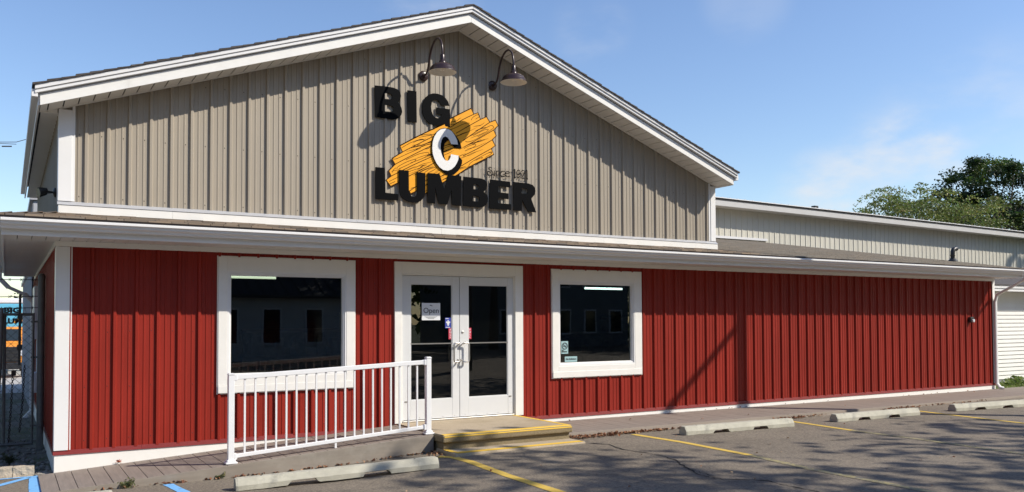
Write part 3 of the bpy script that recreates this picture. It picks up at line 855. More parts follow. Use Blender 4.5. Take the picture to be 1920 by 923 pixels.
# rake soffit boards (run from wall to fascia) on both slopes
mb = MB()
def rake_boards(xe, s):
    L = abs(xe-APX); n = int(L/0.152)+1
    for k in range(n):
        xa = APX+s*(k*0.152+0.007); xb = APX+s*min((k+1)*0.152-0.007, L-0.004)
        za, zb = gz(xa), gz(xb)
        mb.hexa([(xa, FY1+0.001, za), (xb, FY1+0.001, zb), (xb, GY-0.02, zb), (xa, GY-0.02, za), (xa, FY1+0.001, za+0.01), (xb, FY1+0.001, zb+0.01), (xb, GY-0.02, zb+0.01), (xa, GY-0.02, za+0.01)])
rake_boards(LX+0.004, -1); rake_boards(RX-0.004, 1)
# side eave soffits
mb.box(LX+0.021, GX0-0.004, GY-0.019, 7.6, gz(LX)+0.012, gz(LX)+0.02)
mb.hexa([(LX+0.021, GY-0.0205, gz(LX)+0.012), (GX0-0.03, GY-0.0205, gz(LX)+0.012), (GX0-0.03, GY-0.0195, gz(LX)+0.012), (LX+0.021, GY-0.0195, gz(LX)+0.012), (LX+0.021, GY-0.0205, gz(LX)+0.02), (GX0-0.03, GY-0.0205, gz(GX0)), (GX0-0.03, GY-0.0195, gz(GX0)), (LX+0.021, GY-0.0195, gz(LX)+0.02)])
mb.box(GX1+0.01, RX-0.006, GY, 7.6, gz(RX)+0.006, gz(RX)+0.014)
mb.build('gable_soffit', M['soffit'], store)
mb = MB()
for xe in (LX+0.022, RX-0.022): slope_prism(mb, 0, 0.0115, 0.02, FY1+0.002, GY-0.001, xe)
mb.build('soffit_groove', M['gap'], store)
mb = MB()
slope_prism(mb, 0, -0.012, 0.014, GY-0.045, GY-0.0215, GX0-0.01); slope_prism(mb, 0, -0.012, 0.014, GY-0.045, GY-0.0215, GX1+0.01)
mb.build('frieze_trim', M['soffit'], store)
mb = MB()
for xe, s in ((LX, -1), (RX, 1)):
    z = gz(xe)
    mb.box(min(xe, xe+s*0.02), max(xe, xe+s*0.02), FY1+0.0005, 7.6, z-0.006, z+0.175)
    xo = xe+s*0.021
    mb.box(min(xo, xo+s*0.06), max(xo, xo+s*0.06), FY0-0.03, 7.65, z+0.075, z+0.155)
    mb.build('side_fascia', M['white_metal'], store, bevel=0.003); mb = MB()
# gable roof with stepped shingle edge
mb = MB()
for xe, sgn in ((LX-0.075, -1), (RX+0.075, 1)):
    L = abs(xe-APX); n = int(L/0.14)+1
    sl_ = SL if sgn < 0 else SR
    for k in range(n):
        d0 = min(L, (k+1)*L/n); d1 = max(0, k*L/n-0.03)
        xa = APX+sgn*d0; xb = APX+sgn*d1
        za = APZ-sl_*d0+0.2165; zb = APZ-sl_*d1+0.2165
        t = 0.022+rnd.uniform(-0.002, 0.006)
        mb.hexa([(xa, FY0-0.072+rnd.uniform(-.006, .006), za), (xb, FY0-0.072, zb), (xb, 7.7, zb), (xa, 7.7, za), (xa, FY0-0.072, za+t), (xb, FY0-0.072, zb+t-0.013), (xb, 7.7, zb+t-0.013), (xa, 7.7, za+t)])
mb.build('gable_roof', M['roof_edge'], store)

# ------------------------------------------------------------------ windows
def window(ox0, ox1, oz0, oz1, gx0, gx1, gz0, gz1):
    ci = 0.052
    fx0, fx1, fz0, fz1 = gx0-ci, gx1+ci, gz0-ci, gz1+ci
    mb = MB()   # flat casing with a thin outer channel
    sill = oz0+0.105
    mb.box(ox0+0.012, fx0, -0.034, 0.0, sill, oz1-0.012); mb.box(fx1, ox1-0.012, -0.034, 0.0, sill, oz1-0.012)
    mb.box(fx0+0.0005, fx1-0.0005, -0.034, 0.0, fz1, oz1-0.012)
    mb.box(fx0+0.0005, fx1-0.0005, -0.034, 0.0, sill, fz0)
    for a, b, c, d in ((ox0, ox0+0.0115, oz0, oz1), (ox1-0.0115, ox1, oz0, oz1), (ox0+0.012, ox1-0.012, oz1-0.0115, oz1), (ox0+0.012, ox1-0.012, oz0, oz0+0.0115)):
        mb.box(a, b, -0.026, 0.0, c, d)
    w = mb.build('window', M['white'], store, bevel=0.003)
    mb = MB(); mb.box(ox0+0.0125, ox1-0.0125, -0.042, 0.0, oz0+0.012, sill-0.001)
    mb.build('sill', M['white'], w, bevel=0.004)
    mb = MB()
    for step, (a, y0, y1) in enumerate(((0.0, -0.030, 0.05), (0.022, -0.016, 0.05), (0.040, -0.002, 0.05))):
        b = a+(0.022, 0.018, 0.012)[step]
        X0, X1, Z0, Z1 = fx0+a, fx1-a, fz0+a, fz1-a
        t = b-a-0.0006
        mb.box(X0, X0+t, y0, y1, Z0, Z1); mb.box(X1-t, X1, y0, y1, Z0, Z1)
        mb.box(X0+t, X1-t, y0, y1, Z0, Z0+t); mb.box(X0+t, X1-t, y0, y1, Z1-t, Z1)
    mb.build('frame', M['white_metal'], w, bevel=0.002)
    mb = MB(); mb.box(gx0-0.004, gx1+0.004, 0.022, 0.028, gz0-0.004, gz1+0.004)
    mb.build('pane', M['glass'], w)
    return w
win1 = window(-4.514, -2.772, 0.535, 2.203, -4.346, -2.948, 0.780, 1.966)
win2 = window(0.303, 2.035, 0.537, 2.182, 0.474, 1.832, 0.772, 1.953)
# notices in the lower left of the right-hand pane
mb = MB(); mb.box(0.500, 0.625, 0.014, 0.0195, 0.905, 1.095); o = mb.build('no_smoking_notice', M['decal_teal'], win2)
o['label'] = 'pale no smoking notice'
mb = MB(); cxn, czn = 0.563, 1.022
mb.tube([(cxn+0.047*math.cos(2*math.pi*k/24), 0.0125, czn+0.047*math.sin(2*math.pi*k/24)) for k in range(24)], 0.006, 5, closed=True)
mb.tube([(cxn-0.033, 0.0125, czn+0.033), (cxn+0.033, 0.0125, czn-0.033)], 0.005, 5)
mb.box(cxn-0.028, cxn+0.028, 0.011, 0.0135, czn-0.008, czn+0.004)
mb.build('no_smoking_symbol', M['ink'], win2)
text_plate('lettering', 'NO\nSMOKING', 0.021, 0.508, 0.944, 0.012, M['ink'], win2, align='LEFT', bold=0.0012)
mb = MB(); mb.box(0.565, 0.79, 0.014, 0.0195, 0.781, 0.862); o = mb.build('solicitor_notice', M['decal_teal'], win2)
o['label'] = 'small pale notice about solicitors'
text_plate('lettering', 'No Solicitors', 0.036, 0.678, 0.823, 0.012, M['ink'], win2, bold=0.001)

# ------------------------------------------------------------------ doors
mb = MB()
mb.box(-2.223, -2.121, -0.036, 0.0, 0.034, 2.207); mb.box(-0.337, -0.205, -0.036, 0.0, 0.034, 2.207); mb.box(-2.1205, -0.3375, -0.036, 0.0, 2.052, 2.207)
mb.box(-2.120, -2.104, -0.012, 0.10, 0.034, 2.051); mb.box(-0.354, -0.338, -0.012, 0.10, 0.034, 2.051); mb.box(-2.1035, -0.3545, -0.012, 0.10, 2.032, 2.051)
df = mb.build('door_casing', M['white'], store, bevel=0.003)
mb = MB(); mb.box(-2.103, -0.355, -0.03, 0.10, 0.036, 0.060); mb.build('threshold', M['steel'], df, bevel=0.004)
mb = MB(); mb.box(-2.1, -0.36, 0.062, 0.07, 0.06, 2.03); mb.build('door_gap', M['gap'], df)
def leaf(x0, x1, gx0, gx1, hinge):
    z0, z1, gz0, gz1 = 0.068, 2.026, 0.329, 1.916
    mb = MB()
    y0, y1 = -0.002, 0.043
    mb.box(x0, gx0, y0, y1, z0, z1); mb.box(gx1, x1, y0, y1, z0, z1)
    mb.box(gx0+0.0005, gx1-0.0005, y0+0.001, y1, gz1, z1); mb.box(gx0+0.0005, gx1-0.0005, y0+0.001, y1, z0, gz0)
    for a, b, c, d in ((gx0, gx0+0.012, gz0, gz1), (gx1-0.012, gx1, gz0, gz1)): mb.box(a+.0005, b, 0.004, 0.03, c+.0005, d-.0005)
    mb.box(gx0+0.0125, gx1-0.0125, 0.004, 0.03, gz0+.0005, gz0+0.012); mb.box(gx0+0.0125, gx1-0.0125, 0.004, 0.03, gz1-0.012, gz1-.0005)
    lf = mb.build('door', M['alu'], store, bevel=0.0025)
    mb = MB(); mb.box(gx0+0.002, gx1-0.002, 0.016, 0.022, gz0+0.002, gz1-0.002); mb.build('pane', M['glass_dark'], lf)
    mb = MB(); mb.box(gx0-0.03, gx1+0.03, 0.060, 0.085, 1.083, 1.108); mb.box(gx0+0.001, gx1-0.001, 0.004, 0.0155, 1.088, 1.103); mb.build('push_bar', M['steel'], lf)
    mb = MB()
    hx = x1-0.055 if hinge < 0 else x0+0.055
    bx = x0+0.055 if hinge < 0 else x1-0.055
    mb.box(bx-0.02, bx+0.02, y0-0.006, y0, 0.31, 0.325)
    mb.build('closer_plate', M['steel'], lf)
    for k in range(5):
        mb = MB(); mb.lathe((x0+0.08+k*(x1-x0-0.16)/4, y0, z0+0.022), [(0.006, 0.002), (0.006, -0.002), (0.0, -0.003)], 6, 'y'); mb.build('rail_screw', M['steel'], lf)
    # D pull
    s = -1 if hinge < 0 else 1
    fx = x1-0.022 if hinge < 0 else x0+0.020
    gx = fx+s*0.092
    zt, zb = 1.098, 0.838
    P = [(fx, y0, zt-0.03), (fx, y0-0.045, zt-0.012), (fx+s*0.02, y0-0.062, zt), (gx-s*0.02, y0-0.062, zt), (gx-s*0.004, y0-0.062, zt-0.008), (gx, y0-0.062, zt-0.03),
         (gx, y0-0.062, zb+0.03), (gx-s*0.004, y0-0.062, zb+0.008), (gx-s*0.02, y0-0.062, zb), (fx+s*0.02, y0-0.062, zb), (fx, y0-0.045, zb+0.012), (fx, y0, zb+0.03)]
    mb = MB(); mb.tube(P, 0.0125, 10); mb.build('handle', M['steel'], lf, smooth=True)
    return lf
dl = leaf(-2.102, -1.236, -1.980, -1.344, -1)
dr = leaf(-1.228, -0.356, -1.094, -0.446, 1)
mb = MB(); mb.lathe((-1.185, -0.004, 1.250), [(0.017, 0.002), (0.017, -0.006), (0.010, -0.010), (0.0, -0.010)], 14, 'y'); mb.build('lock', M['steel'], dr)
mb = MB(); mb.box(-1.806, -1.528, 0.009, 0.0135, 1.418, 1.654); o = mb.build('open_sign', M['paper'], dl); o['label'] = 'white paper sign reading Open'
text_plate('lettering', 'Open', 0.105, -1.667, 1.548, 0.007, M['ink'], dl)
mb = MB(); mb.box(-1.765, -1.575, 0.0072, 0.008, 1.462, 1.466); mb.box(-1.745, -1.60, 0.0072, 0.008, 1.450, 1.454); mb.box(-1.72, -1.62, 0.0072, 0.008, 1.438, 1.442); mb.build('small_print', M['ink'], dl)
mb = MB(); mb.box(-1.688, -1.662, 0.0068, 0.008, 1.618, 1.628); mb.box(-1.668, -1.646, 0.0066, 0.0078, 1.612, 1.619); mb.build('sign_mark', M['ink'], dl)
for x in (-1.79, -1.545):
    mb = MB(); mb.box(x-0.012, x+0.012, 0.0125, 0.015, 1.655, 1.668); mb.build('suction_cup', M['ink'], dl)
mb = MB(); mb.box(-1.452, -1.362, 0.009, 0.0135, 1.305, 1.452); o = mb.build('emblem_decal', M['decal_blue'], dl); o['label'] = 'blue decal with white fleur-de-lis'
fl = [(0, .045), (.010, .030), (.009, .010), (.018, .022), (.030, .022), (.034, .008), (.026, -.002), (.020, .004), (.012, -.006), (.020, -.010), (.020, -.018), (.008, -.018), (.010, -.032), (0, -.042)]
fl = [(-1.407+a, 1.378+b) for a, b in fl]+[(-1.407-a, 1.378+b) for a, b in reversed(fl[1:-1])]
flat_shape('fleur_de_lis', [fl], 0.0065, 0.002, M['paper'], dl)
mb = MB(); mb.box(-1.447, -1.40, 0.0068, 0.008, 1.436, 1.444); mb.box(-1.444, -1.375, 0.0068, 0.008, 1.314, 1.322); mb.build('decal_text_line', M['paper'], dl)
for lf, xa, xb in ((dl, -1.398, -1.346), (dr, -1.090, -1.040)):
    mb = MB(); mb.box(xa, xb, 0.009, 0.0135, 1.152, 1.308); o = mb.build('pull_decal', M['decal_red'], lf); o['label'] = 'red decal reading PULL'
    text_plate('lettering', 'P\nU\nL\nL', 0.038, (xa+xb)/2, 1.231, 0.0075, M['paper'], lf, bold=0.0008, space=0.98)

# ------------------------------------------------------------------ sales room behind the glass
mb = MB()
x0, x1, y0, y1, z0, z1 = -6.1, 11.9, 0.12, 6.9, 0.03, 2.60
mb.quad((x0, y0, z0), (x1, y0, z0), (x1, y1, z0), (x0, y1, z0)); mb.quad((x0, y0, z1), (x0, y1, z1), (x1, y1, z1), (x1, y0, z1))
mb.quad((x0, y1, z0), (x1, y1, z0), (x1, y1, z1), (x0, y1, z1)); mb.quad((x0, y0, z0), (x0, y1, z0), (x0, y1, z1), (x0, y0, z1)); mb.quad((x1, y0, z0), (x1, y1, z0), (x1, y1, z1), (x1, y0, z1))
mb.build('sales_room', M['room'], store)
mb = MB()
for (sx_, sy_, w, h) in ((-3.4, 3.2, 1.8, 1.3), (0.2, 3.6, 1.4, 1.5), (2.2, 2.4, 1.5, 1.2), (4.6, 4.2, 2.0, 1.5), (-1.0, 5.4, 2.2, 1.6), (6.8, 3.0, 1.8, 1.4)):
    for k in range(4): mb.box(sx_, sx_+w, sy_, sy_+0.5, 0.05+k*h/3.3, 0.08+k*h/3.3)
    mb.box(sx_, sx_+w, sy_+0.24, sy_+0.26, 0.05, h)
    for k in range(3):
        x = sx_+0.03
        while x < sx_+w-0.15:
            bw = rnd.uniform(0.07, 0.2); bh = rnd.uniform(0.1, h/3.3*0.8)
            mb.box(x, x+bw-0.01, sy_+0.03, sy_+0.2, 0.081+k*h/3.3, 0.081+k*h/3.3+bh); x += bw
mb.build('display_shelves', M['shelf'], store)
for (a, b, y, z, m, lab) in ((-3.34, -2.44, 5.0, 2.215, 'tube_y', 'yellowish lit fluorescent strip seen through the window behind the railing'), (1.57, 2.37, 5.0, 1.99, 'tube_g', 'lit fluorescent strip seen through the glass door without the Open sign'), (4.56, 5.62, 5.0, 2.145, 'tube_g', 'lit fluorescent strip seen through the window with the no smoking notice')):
    t = thing('fluorescent_light', lab, 'ceiling light', ((a+b)/2, y, z), 'fluorescent strips inside the store')
    mb = MB(); mb.box(a-0.03, b+0.03, y-0.07, y+0.07, z+0.022, z+0.07)
    for x in (a+0.15, b-0.15): mb.tube([(x, y, z+0.07), (x, y, 2.6)], 0.006, 5)
    mb.build('housing', M['truck_white'], t)
    mb = MB(); mb.tube([(a, y, z), (b, y, z)], 0.021, 8); mb.build('tube', M[m], t)

SG = {
 'B': [[(-2.431,4.608),(-2.298,4.616),(-2.158,4.615),(-2.092,4.599),(-2.054,4.56),(-2.044,4.513),(-2.056,4.463),(-2.092,4.423),(-2.058,4.39),(-2.035,4.342),(-2.027,4.299),(-2.04,4.253),(-2.073,4.212),(-2.12,4.186),(-2.172,4.173),(-2.297,4.175),(-2.425,4.177)],[(-2.29,4.525),(-2.223,4.53),(-2.186,4.52),(-2.171,4.493),(-2.176,4.464),(-2.2,4.447),(-2.286,4.443)],[(-2.29,4.363),(-2.214,4.365),(-2.172,4.355),(-2.153,4.331),(-2.159,4.299),(-2.184,4.276),(-2.286,4.272)]],
 'I': [[(-1.947,4.609),(-1.812,4.611),(-1.807,4.176),(-1.938,4.175)]],
 'G': [[(-1.297,4.474),(-1.317,4.529),(-1.355,4.574),(-1.415,4.612),(-1.49,4.624),(-1.559,4.618),(-1.619,4.593),(-1.673,4.545),(-1.707,4.482),(-1.722,4.409),(-1.719,4.337),(-1.698,4.268),(-1.659,4.215),(-1.605,4.181),(-1.54,4.168),(-1.481,4.173),(-1.421,4.193),(-1.376,4.217),(-1.366,4.177),(-1.29,4.168),(-1.289,4.426),(-1.505,4.426),(-1.502,4.337),(-1.42,4.334),(-1.441,4.295),(-1.476,4.273),(-1.515,4.277),(-1.555,4.308),(-1.58,4.364),(-1.587,4.426),(-1.574,4.491),(-1.545,4.526),(-1.51,4.536),(-1.475,4.527),(-1.45,4.503),(-1.43,4.469)]],
 'L': [[(-2.426,3.491),(-2.288,3.492),(-2.281,3.154),(-2.092,3.147),(-2.094,3.061),(-2.424,3.057)]],
 'U': [[(-2.081,3.485),(-1.937,3.483),(-1.934,3.194),(-1.92,3.155),(-1.881,3.127),(-1.843,3.132),(-1.814,3.163),(-1.809,3.203),(-1.812,3.478),(-1.683,3.473),(-1.683,3.186),(-1.707,3.131),(-1.756,3.078),(-1.814,3.05),(-1.881,3.049),(-1.958,3.06),(-2.024,3.09),(-2.062,3.131),(-2.076,3.183)]],
 'M': [[(-1.647,3.48),(-1.464,3.48),(-1.389,3.268),(-1.323,3.479),(-1.119,3.479),(-1.125,3.049),(-1.271,3.055),(-1.272,3.277),(-1.343,3.055),(-1.475,3.057),(-1.535,3.29),(-1.536,3.056),(-1.648,3.06)]],
 'B2': [[(-1.085,3.476),(-0.804,3.474),(-0.74,3.461),(-0.703,3.427),(-0.696,3.381),(-0.709,3.334),(-0.752,3.282),(-0.704,3.246),(-0.681,3.196),(-0.689,3.14),(-0.715,3.092),(-0.763,3.06),(-0.837,3.051),(-1.089,3.055)],[(-0.928,3.383),(-0.862,3.382),(-0.836,3.365),(-0.83,3.343),(-0.841,3.319),(-0.862,3.307),(-0.933,3.309)],[(-0.937,3.214),(-0.857,3.213),(-0.826,3.195),(-0.821,3.168),(-0.831,3.144),(-0.857,3.133),(-0.941,3.136)]],
 'E': [[(-0.645,3.474),(-0.304,3.465),(-0.299,3.38),(-0.503,3.385),(-0.508,3.295),(-0.334,3.29),(-0.333,3.204),(-0.509,3.211),(-0.509,3.134),(-0.289,3.133),(-0.292,3.047),(-0.662,3.044)]],
 'R': [[(-0.249,3.469),(0.013,3.467),(0.092,3.449),(0.131,3.409),(0.14,3.362),(0.125,3.307),(0.062,3.24),(0.152,3.04),(0.005,3.04),(-0.095,3.215),(-0.104,3.043),(-0.246,3.043)],[(-0.105,3.39),(-0.033,3.389),(-0.001,3.372),(0.003,3.341),(-0.011,3.312),(-0.109,3.31)]],
 'C': [[(-1.175,3.928),(-1.19,3.991),(-1.226,4.055),(-1.277,4.109),(-1.327,4.13),(-1.387,4.133),(-1.452,4.113),(-1.502,4.07),(-1.547,4.002),(-1.572,3.927),(-1.579,3.836),(-1.572,3.756),(-1.547,3.687),(-1.513,3.627),(-1.468,3.577),(-1.409,3.542),(-1.338,3.537),(-1.278,3.563),(-1.227,3.608),(-1.191,3.666),(-1.168,3.719),(-1.166,3.769),(-1.287,3.777),(-1.293,3.73),(-1.318,3.691),(-1.348,3.674),(-1.383,3.685),(-1.418,3.726),(-1.443,3.787),(-1.451,3.85),(-1.448,3.913),(-1.433,3.969),(-1.408,4.008),(-1.372,4.023),(-1.337,4.011),(-1.307,3.974),(-1.282,3.922)]],
 'wood': [[(-2.265,3.331),(-2.197,3.249),(-2.077,3.313),(-2.06,3.246),(-1.92,3.205),(-1.897,3.169),(-1.801,3.223),(-1.772,3.166),(-1.719,3.163),(-1.657,3.199),(-1.417,3.358),(-1.164,3.501),(-0.988,3.623),(-0.572,3.849),(-0.613,3.932),(-0.546,3.982),(-0.596,4.064),(-0.529,4.13),(-0.57,4.212),(-0.495,4.286),(-0.544,4.361),(-0.636,4.318),(-0.693,4.393),(-0.792,4.341),(-0.832,4.434),(-0.902,4.404),(-0.95,4.483),(-1.288,4.292),(-1.381,4.204),(-1.597,4.091),(-1.838,3.957),(-2.059,3.824),(-2.023,3.739),(-2.179,3.635),(-2.132,3.559),(-2.226,3.462),(-2.19,3.391)]],
 'seps': [[(-2.059,3.824),(-1.597,4.091),(-1.381,4.204)],[(-2.023,3.739),(-1.778,3.881),(-1.551,4.009)],[(-2.132,3.559),(-1.853,3.722),(-1.567,3.882)],[(-2.19,3.391),(-1.868,3.57),(-1.536,3.739)],[(-2.096,3.325),(-1.853,3.454),(-1.506,3.652)],[(-1.92,3.205),(-1.719,3.342),(-1.444,3.504)],[(-1.288,4.165),(-1.098,4.294),(-0.902,4.404)],[(-1.194,4.091),(-0.987,4.222),(-0.792,4.341)],[(-1.083,3.997),(-0.874,4.149),(-0.636,4.318)],[(-1.067,3.906),(-0.809,4.063),(-0.57,4.212)],[(-1.084,3.777),(-0.826,3.917),(-0.596,4.064)],[(-1.132,3.616),(-0.875,3.776),(-0.613,3.932)],[(-1.801,3.223),(-1.598,3.352),(-1.383,3.482)]],
 'loops': [[(-2.03,3.8),(-1.898,3.882),(-1.748,3.946),(-1.7,3.944),(-1.718,3.915),(-1.838,3.847),(-1.971,3.772)],[(-1.748,4.001),(-1.627,4.032),(-1.574,4.024),(-1.597,3.983),(-1.703,3.923)],[(-2.176,3.636),(-2.118,3.635),(-1.957,3.718),(-1.748,3.822)],[(-1.972,3.635),(-1.778,3.736),(-1.643,3.77),(-1.628,3.744),(-1.718,3.68),(-1.898,3.601)],[(-2.103,3.494),(-2.089,3.529),(-1.957,3.609),(-1.838,3.655),(-1.831,3.635),(-1.942,3.57),(-2.074,3.503)],[(-2.176,3.44),(-2.154,3.482),(-2.118,3.513)],[(-1.051,4.008),(-1.019,4.047),(-0.809,4.163),(-0.628,4.268),(-0.578,4.259),(-0.595,4.224),(-0.809,4.077),(-0.971,3.995),(-1.043,3.991)],[(-0.915,4.087),(-0.874,4.113),(-0.727,4.194),(-0.661,4.206),(-0.711,4.16),(-0.842,4.081)],[(-0.946,4.312),(-0.914,4.359),(-0.841,4.404),(-0.808,4.386),(-0.873,4.335)],[(-1.068,3.885),(-0.971,3.938),(-0.883,3.969),(-0.875,3.948),(-0.939,3.905),(-1.052,3.851)],[(-0.988,3.637),(-0.956,3.69),(-0.81,3.782),(-0.629,3.88),(-0.613,3.859),(-0.712,3.792)],[(-0.875,3.733),(-0.81,3.768),(-0.761,3.787),(-0.778,3.764)],[(-1.273,3.913),(-1.226,3.932),(-1.147,3.955)],[(-1.689,3.483),(-1.598,3.546),(-1.506,3.575),(-1.537,3.538),(-1.628,3.488)],[(-1.288,4.13),(-1.194,4.176),(-1.051,4.25),(-0.97,4.266)],[(-1.898,3.245),(-1.824,3.272)],[(-0.662,3.862),(-0.621,3.877),(-0.616,3.852)],[(-1.178,4.051),(-1.083,4.104),(-1.003,4.134)],[(-1.366,3.939),(-1.304,3.987),(-1.288,3.968)],[(-2.219,3.315),(-2.118,3.37),(-2.074,3.394)],[(-2.212,3.281),(-2.132,3.322)]],
 'since': [[(-0.611,3.643),(-0.628,3.654),(-0.647,3.653),(-0.652,3.633),(-0.637,3.617),(-0.608,3.599),(-0.589,3.579),(-0.594,3.553),(-0.613,3.539),(-0.647,3.536),(-0.674,3.551),(-0.679,3.576),(-0.662,3.592),(-0.637,3.592),(-0.628,3.58),(-0.638,3.569),(-0.65,3.574)],[(-0.569,3.604),(-0.562,3.601),(-0.561,3.536)],[(-0.57,3.534),(-0.552,3.536)],[(-0.53,3.606),(-0.527,3.602),(-0.527,3.539)],[(-0.527,3.593),(-0.506,3.611),(-0.488,3.607),(-0.483,3.593),(-0.483,3.537)],[(-0.427,3.608),(-0.449,3.6),(-0.46,3.578),(-0.454,3.553),(-0.432,3.536),(-0.402,3.539),(-0.388,3.548)],[(-0.449,3.6),(-0.429,3.613),(-0.405,3.616),(-0.388,3.61)],[(-0.365,3.608),(-0.381,3.589),(-0.382,3.572),(-0.373,3.551),(-0.35,3.539),(-0.318,3.545),(-0.304,3.557)],[(-0.365,3.608),(-0.342,3.617),(-0.32,3.615),(-0.308,3.606),(-0.308,3.598),(-0.377,3.585)],[(-0.23,3.641),(-0.211,3.658),(-0.21,3.539)],[(-0.23,3.535),(-0.198,3.537)],[(-0.123,3.62),(-0.127,3.646),(-0.147,3.657),(-0.169,3.644),(-0.18,3.62),(-0.17,3.594),(-0.147,3.588),(-0.124,3.603),(-0.121,3.629),(-0.116,3.595),(-0.127,3.563),(-0.152,3.542),(-0.172,3.551)],[(-0.096,3.631),(-0.086,3.652),(-0.06,3.658),(-0.043,3.645),(-0.045,3.618),(-0.066,3.586),(-0.092,3.545),(-0.092,3.538),(-0.041,3.541)],[(-0.016,3.651),(0.001,3.666),(0.005,3.538)],[(-0.013,3.536),(0.018,3.538)],[(-0.568,3.641),(-0.562,3.638)]],
 'plate': [[(-0.744,3.655),(-0.262,3.658),(-0.242,3.67),(0.016,3.663),(0.015,3.523),(-0.258,3.509),(-0.742,3.507)]],
}

# ================================================================== SIGN
YB, YU, YCC, YW, YP = 0.168, 0.150, 0.145, 0.170, 0.165
sign = thing('store_sign', 'black BIG LUMBER letters around an orange plank emblem with white C', 'sign', (-1.1, 0.19, 3.7))
for k in ('B', 'I', 'G'): flat_shape('letter', SG[k], YB, 0.014, M['black'], sign)
for k in ('L', 'U', 'M', 'B2', 'E', 'R'): flat_shape('letter', SG[k], YU, 0.014, M['black'], sign)
wood = SG['wood'][0]
board = flat_shape('plank_board', [wood], YW, 0.012, M['orange'], sign)
board['label'] = 'orange plank emblem with dark wood grain'

def inside(p, poly):
    x, z = p; c = False
    for (x1, z1), (x2, z2) in zip(poly, poly[1:]+poly[:1]):
        if (z1 > z) != (z2 > z) and x < (x2-x1)*(z-z1)/(z2-z1)+x1: c = not c
    return c

def stroke(mb, pts, y, w, taper=False, closed=False):
    n = len(pts)
    A = []; B = []
    for i in range(n):
        if closed: a, b = Vector(pts[i-1]), Vector(pts[(i+1) % n])
        else: a, b = Vector(pts[max(0, i-1)]), Vector(pts[min(n-1, i+1)])
        d = (b-a)
        d = d.normalized() if d.length > 1e-9 else Vector((1, 0))
        nn = Vector((-d.y, d.x))
        ww = w/2
        if taper: ww *= 0.25+0.75*math.sin(math.pi*min(1, max(0, (i+0.4)/(n-0.2))))
        p = Vector(pts[i])
        A.append((p+nn*ww)); B.append((p-nn*ww))
    m = n if closed else n-1
    for i in range(m):
        j = (i+1) % n
        q = [A[i], A[j], B[j], B[i]]
        mb.quad(*[(v.x, y, v.y) for v in q])

def smooth_path(pts, k=5):
    out = []
    n = len(pts)
    for i in range(n-1):
        p0 = Vector(pts[max(0, i-1)]); p1 = Vector(pts[i]); p2 = Vector(pts[i+1]); p3 = Vector(pts[min(n-1, i+2)])
        for j in range(k):
            t = j/k
            out.append(tuple(0.5*((2*p1)+(p2-p0)*t+(2*p0-5*p1+4*p2-p3)*t*t+(3*p1-p0-3*p2+p3)*t**3)))
    out.append(tuple(pts[-1])); return out

mb = MB()
YG = YW-0.0012
stroke(mb, wood, YG, 0.015, closed=True)
for s_ in SG['seps']: stroke(mb, smooth_path(s_), YG, 0.010)
for s_ in SG['loops']: stroke(mb, smooth_path(s_), YG-0.0002, 0.0065)
rg = random.Random(11)
cx, cz = -1.43, 3.72
ang = math.radians(24)
du = Vector((math.cos(ang), math.sin(ang))); dv = Vector((-math.sin(ang), math.cos(ang)))
for i in range(105):
    u0 = rg.uniform(-0.85, 0.75); v0 = rg.uniform(-0.5, 0.5); L = rg.uniform(0.12, 0.48)
    ph = rg.uniform(0, 9); am = rg.uniform(0.002, 0.010); tl = rg.uniform(-0.05, 0.05)
    pts = []
    for k in range(13):
        t = k/12
        p = Vector((cx, cz))+du*(u0+L*t)+dv*(v0+am*math.sin(ph+6*t)+tl*t*L)
        pts.append((p.x, p.y))
    if all(inside(p, wood) for p in pts): stroke(mb, pts, YG-0.0004, rg.choice((0.005, 0.006, 0.008, 0.013)), taper=True)
mb.build('wood_grain', M['grain'], board, recalc=False)

C = SG['C'][0]
flat_shape('letter', SG['C'], YCC, 0.008, M['sign_white'], sign)['label'] = 'white letter C'
ccx = sum(p[0] for p in C)/len(C); ccz = sum(p[1] for p in C)/len(C)
mbc = []
for k in range(9):
    t = k/8
    g = 1.035
    lp = [(ccx+(x-ccx)*g+0.058*t, ccz+(z-ccz)*g-0.048*t) for x, z in C]
    mbc.append(flat_shape('letter_shadow', [lp], YCC+0.0085+0.0007*k, 0.006, M['black'], sign))
# one block behind the C
bm = bmesh.new()
for o in mbc: bm.from_mesh(o.data)
me = mbc[0].data.copy(); bm.to_mesh(me); bm.free()
for o in mbc[1:]: bpy.data.objects.remove(o)
mbc[0].data = me
mbc[0]['label'] = 'black block shadow behind the white C'
pl = flat_shape('since_plate', SG['plate'], YP+0.004, 0.004, M['acrylic'], sign)
pl['label'] = 'clear plate with Since 1921 in fancy lettering'
mb = MB()
for s_ in SG['since']: stroke(mb, smooth_path(s_) if len(s_) > 2 else s_, YP+0.0026, 0.0125)
mb.build('since_lettering', M['black'], pl, recalc=False)

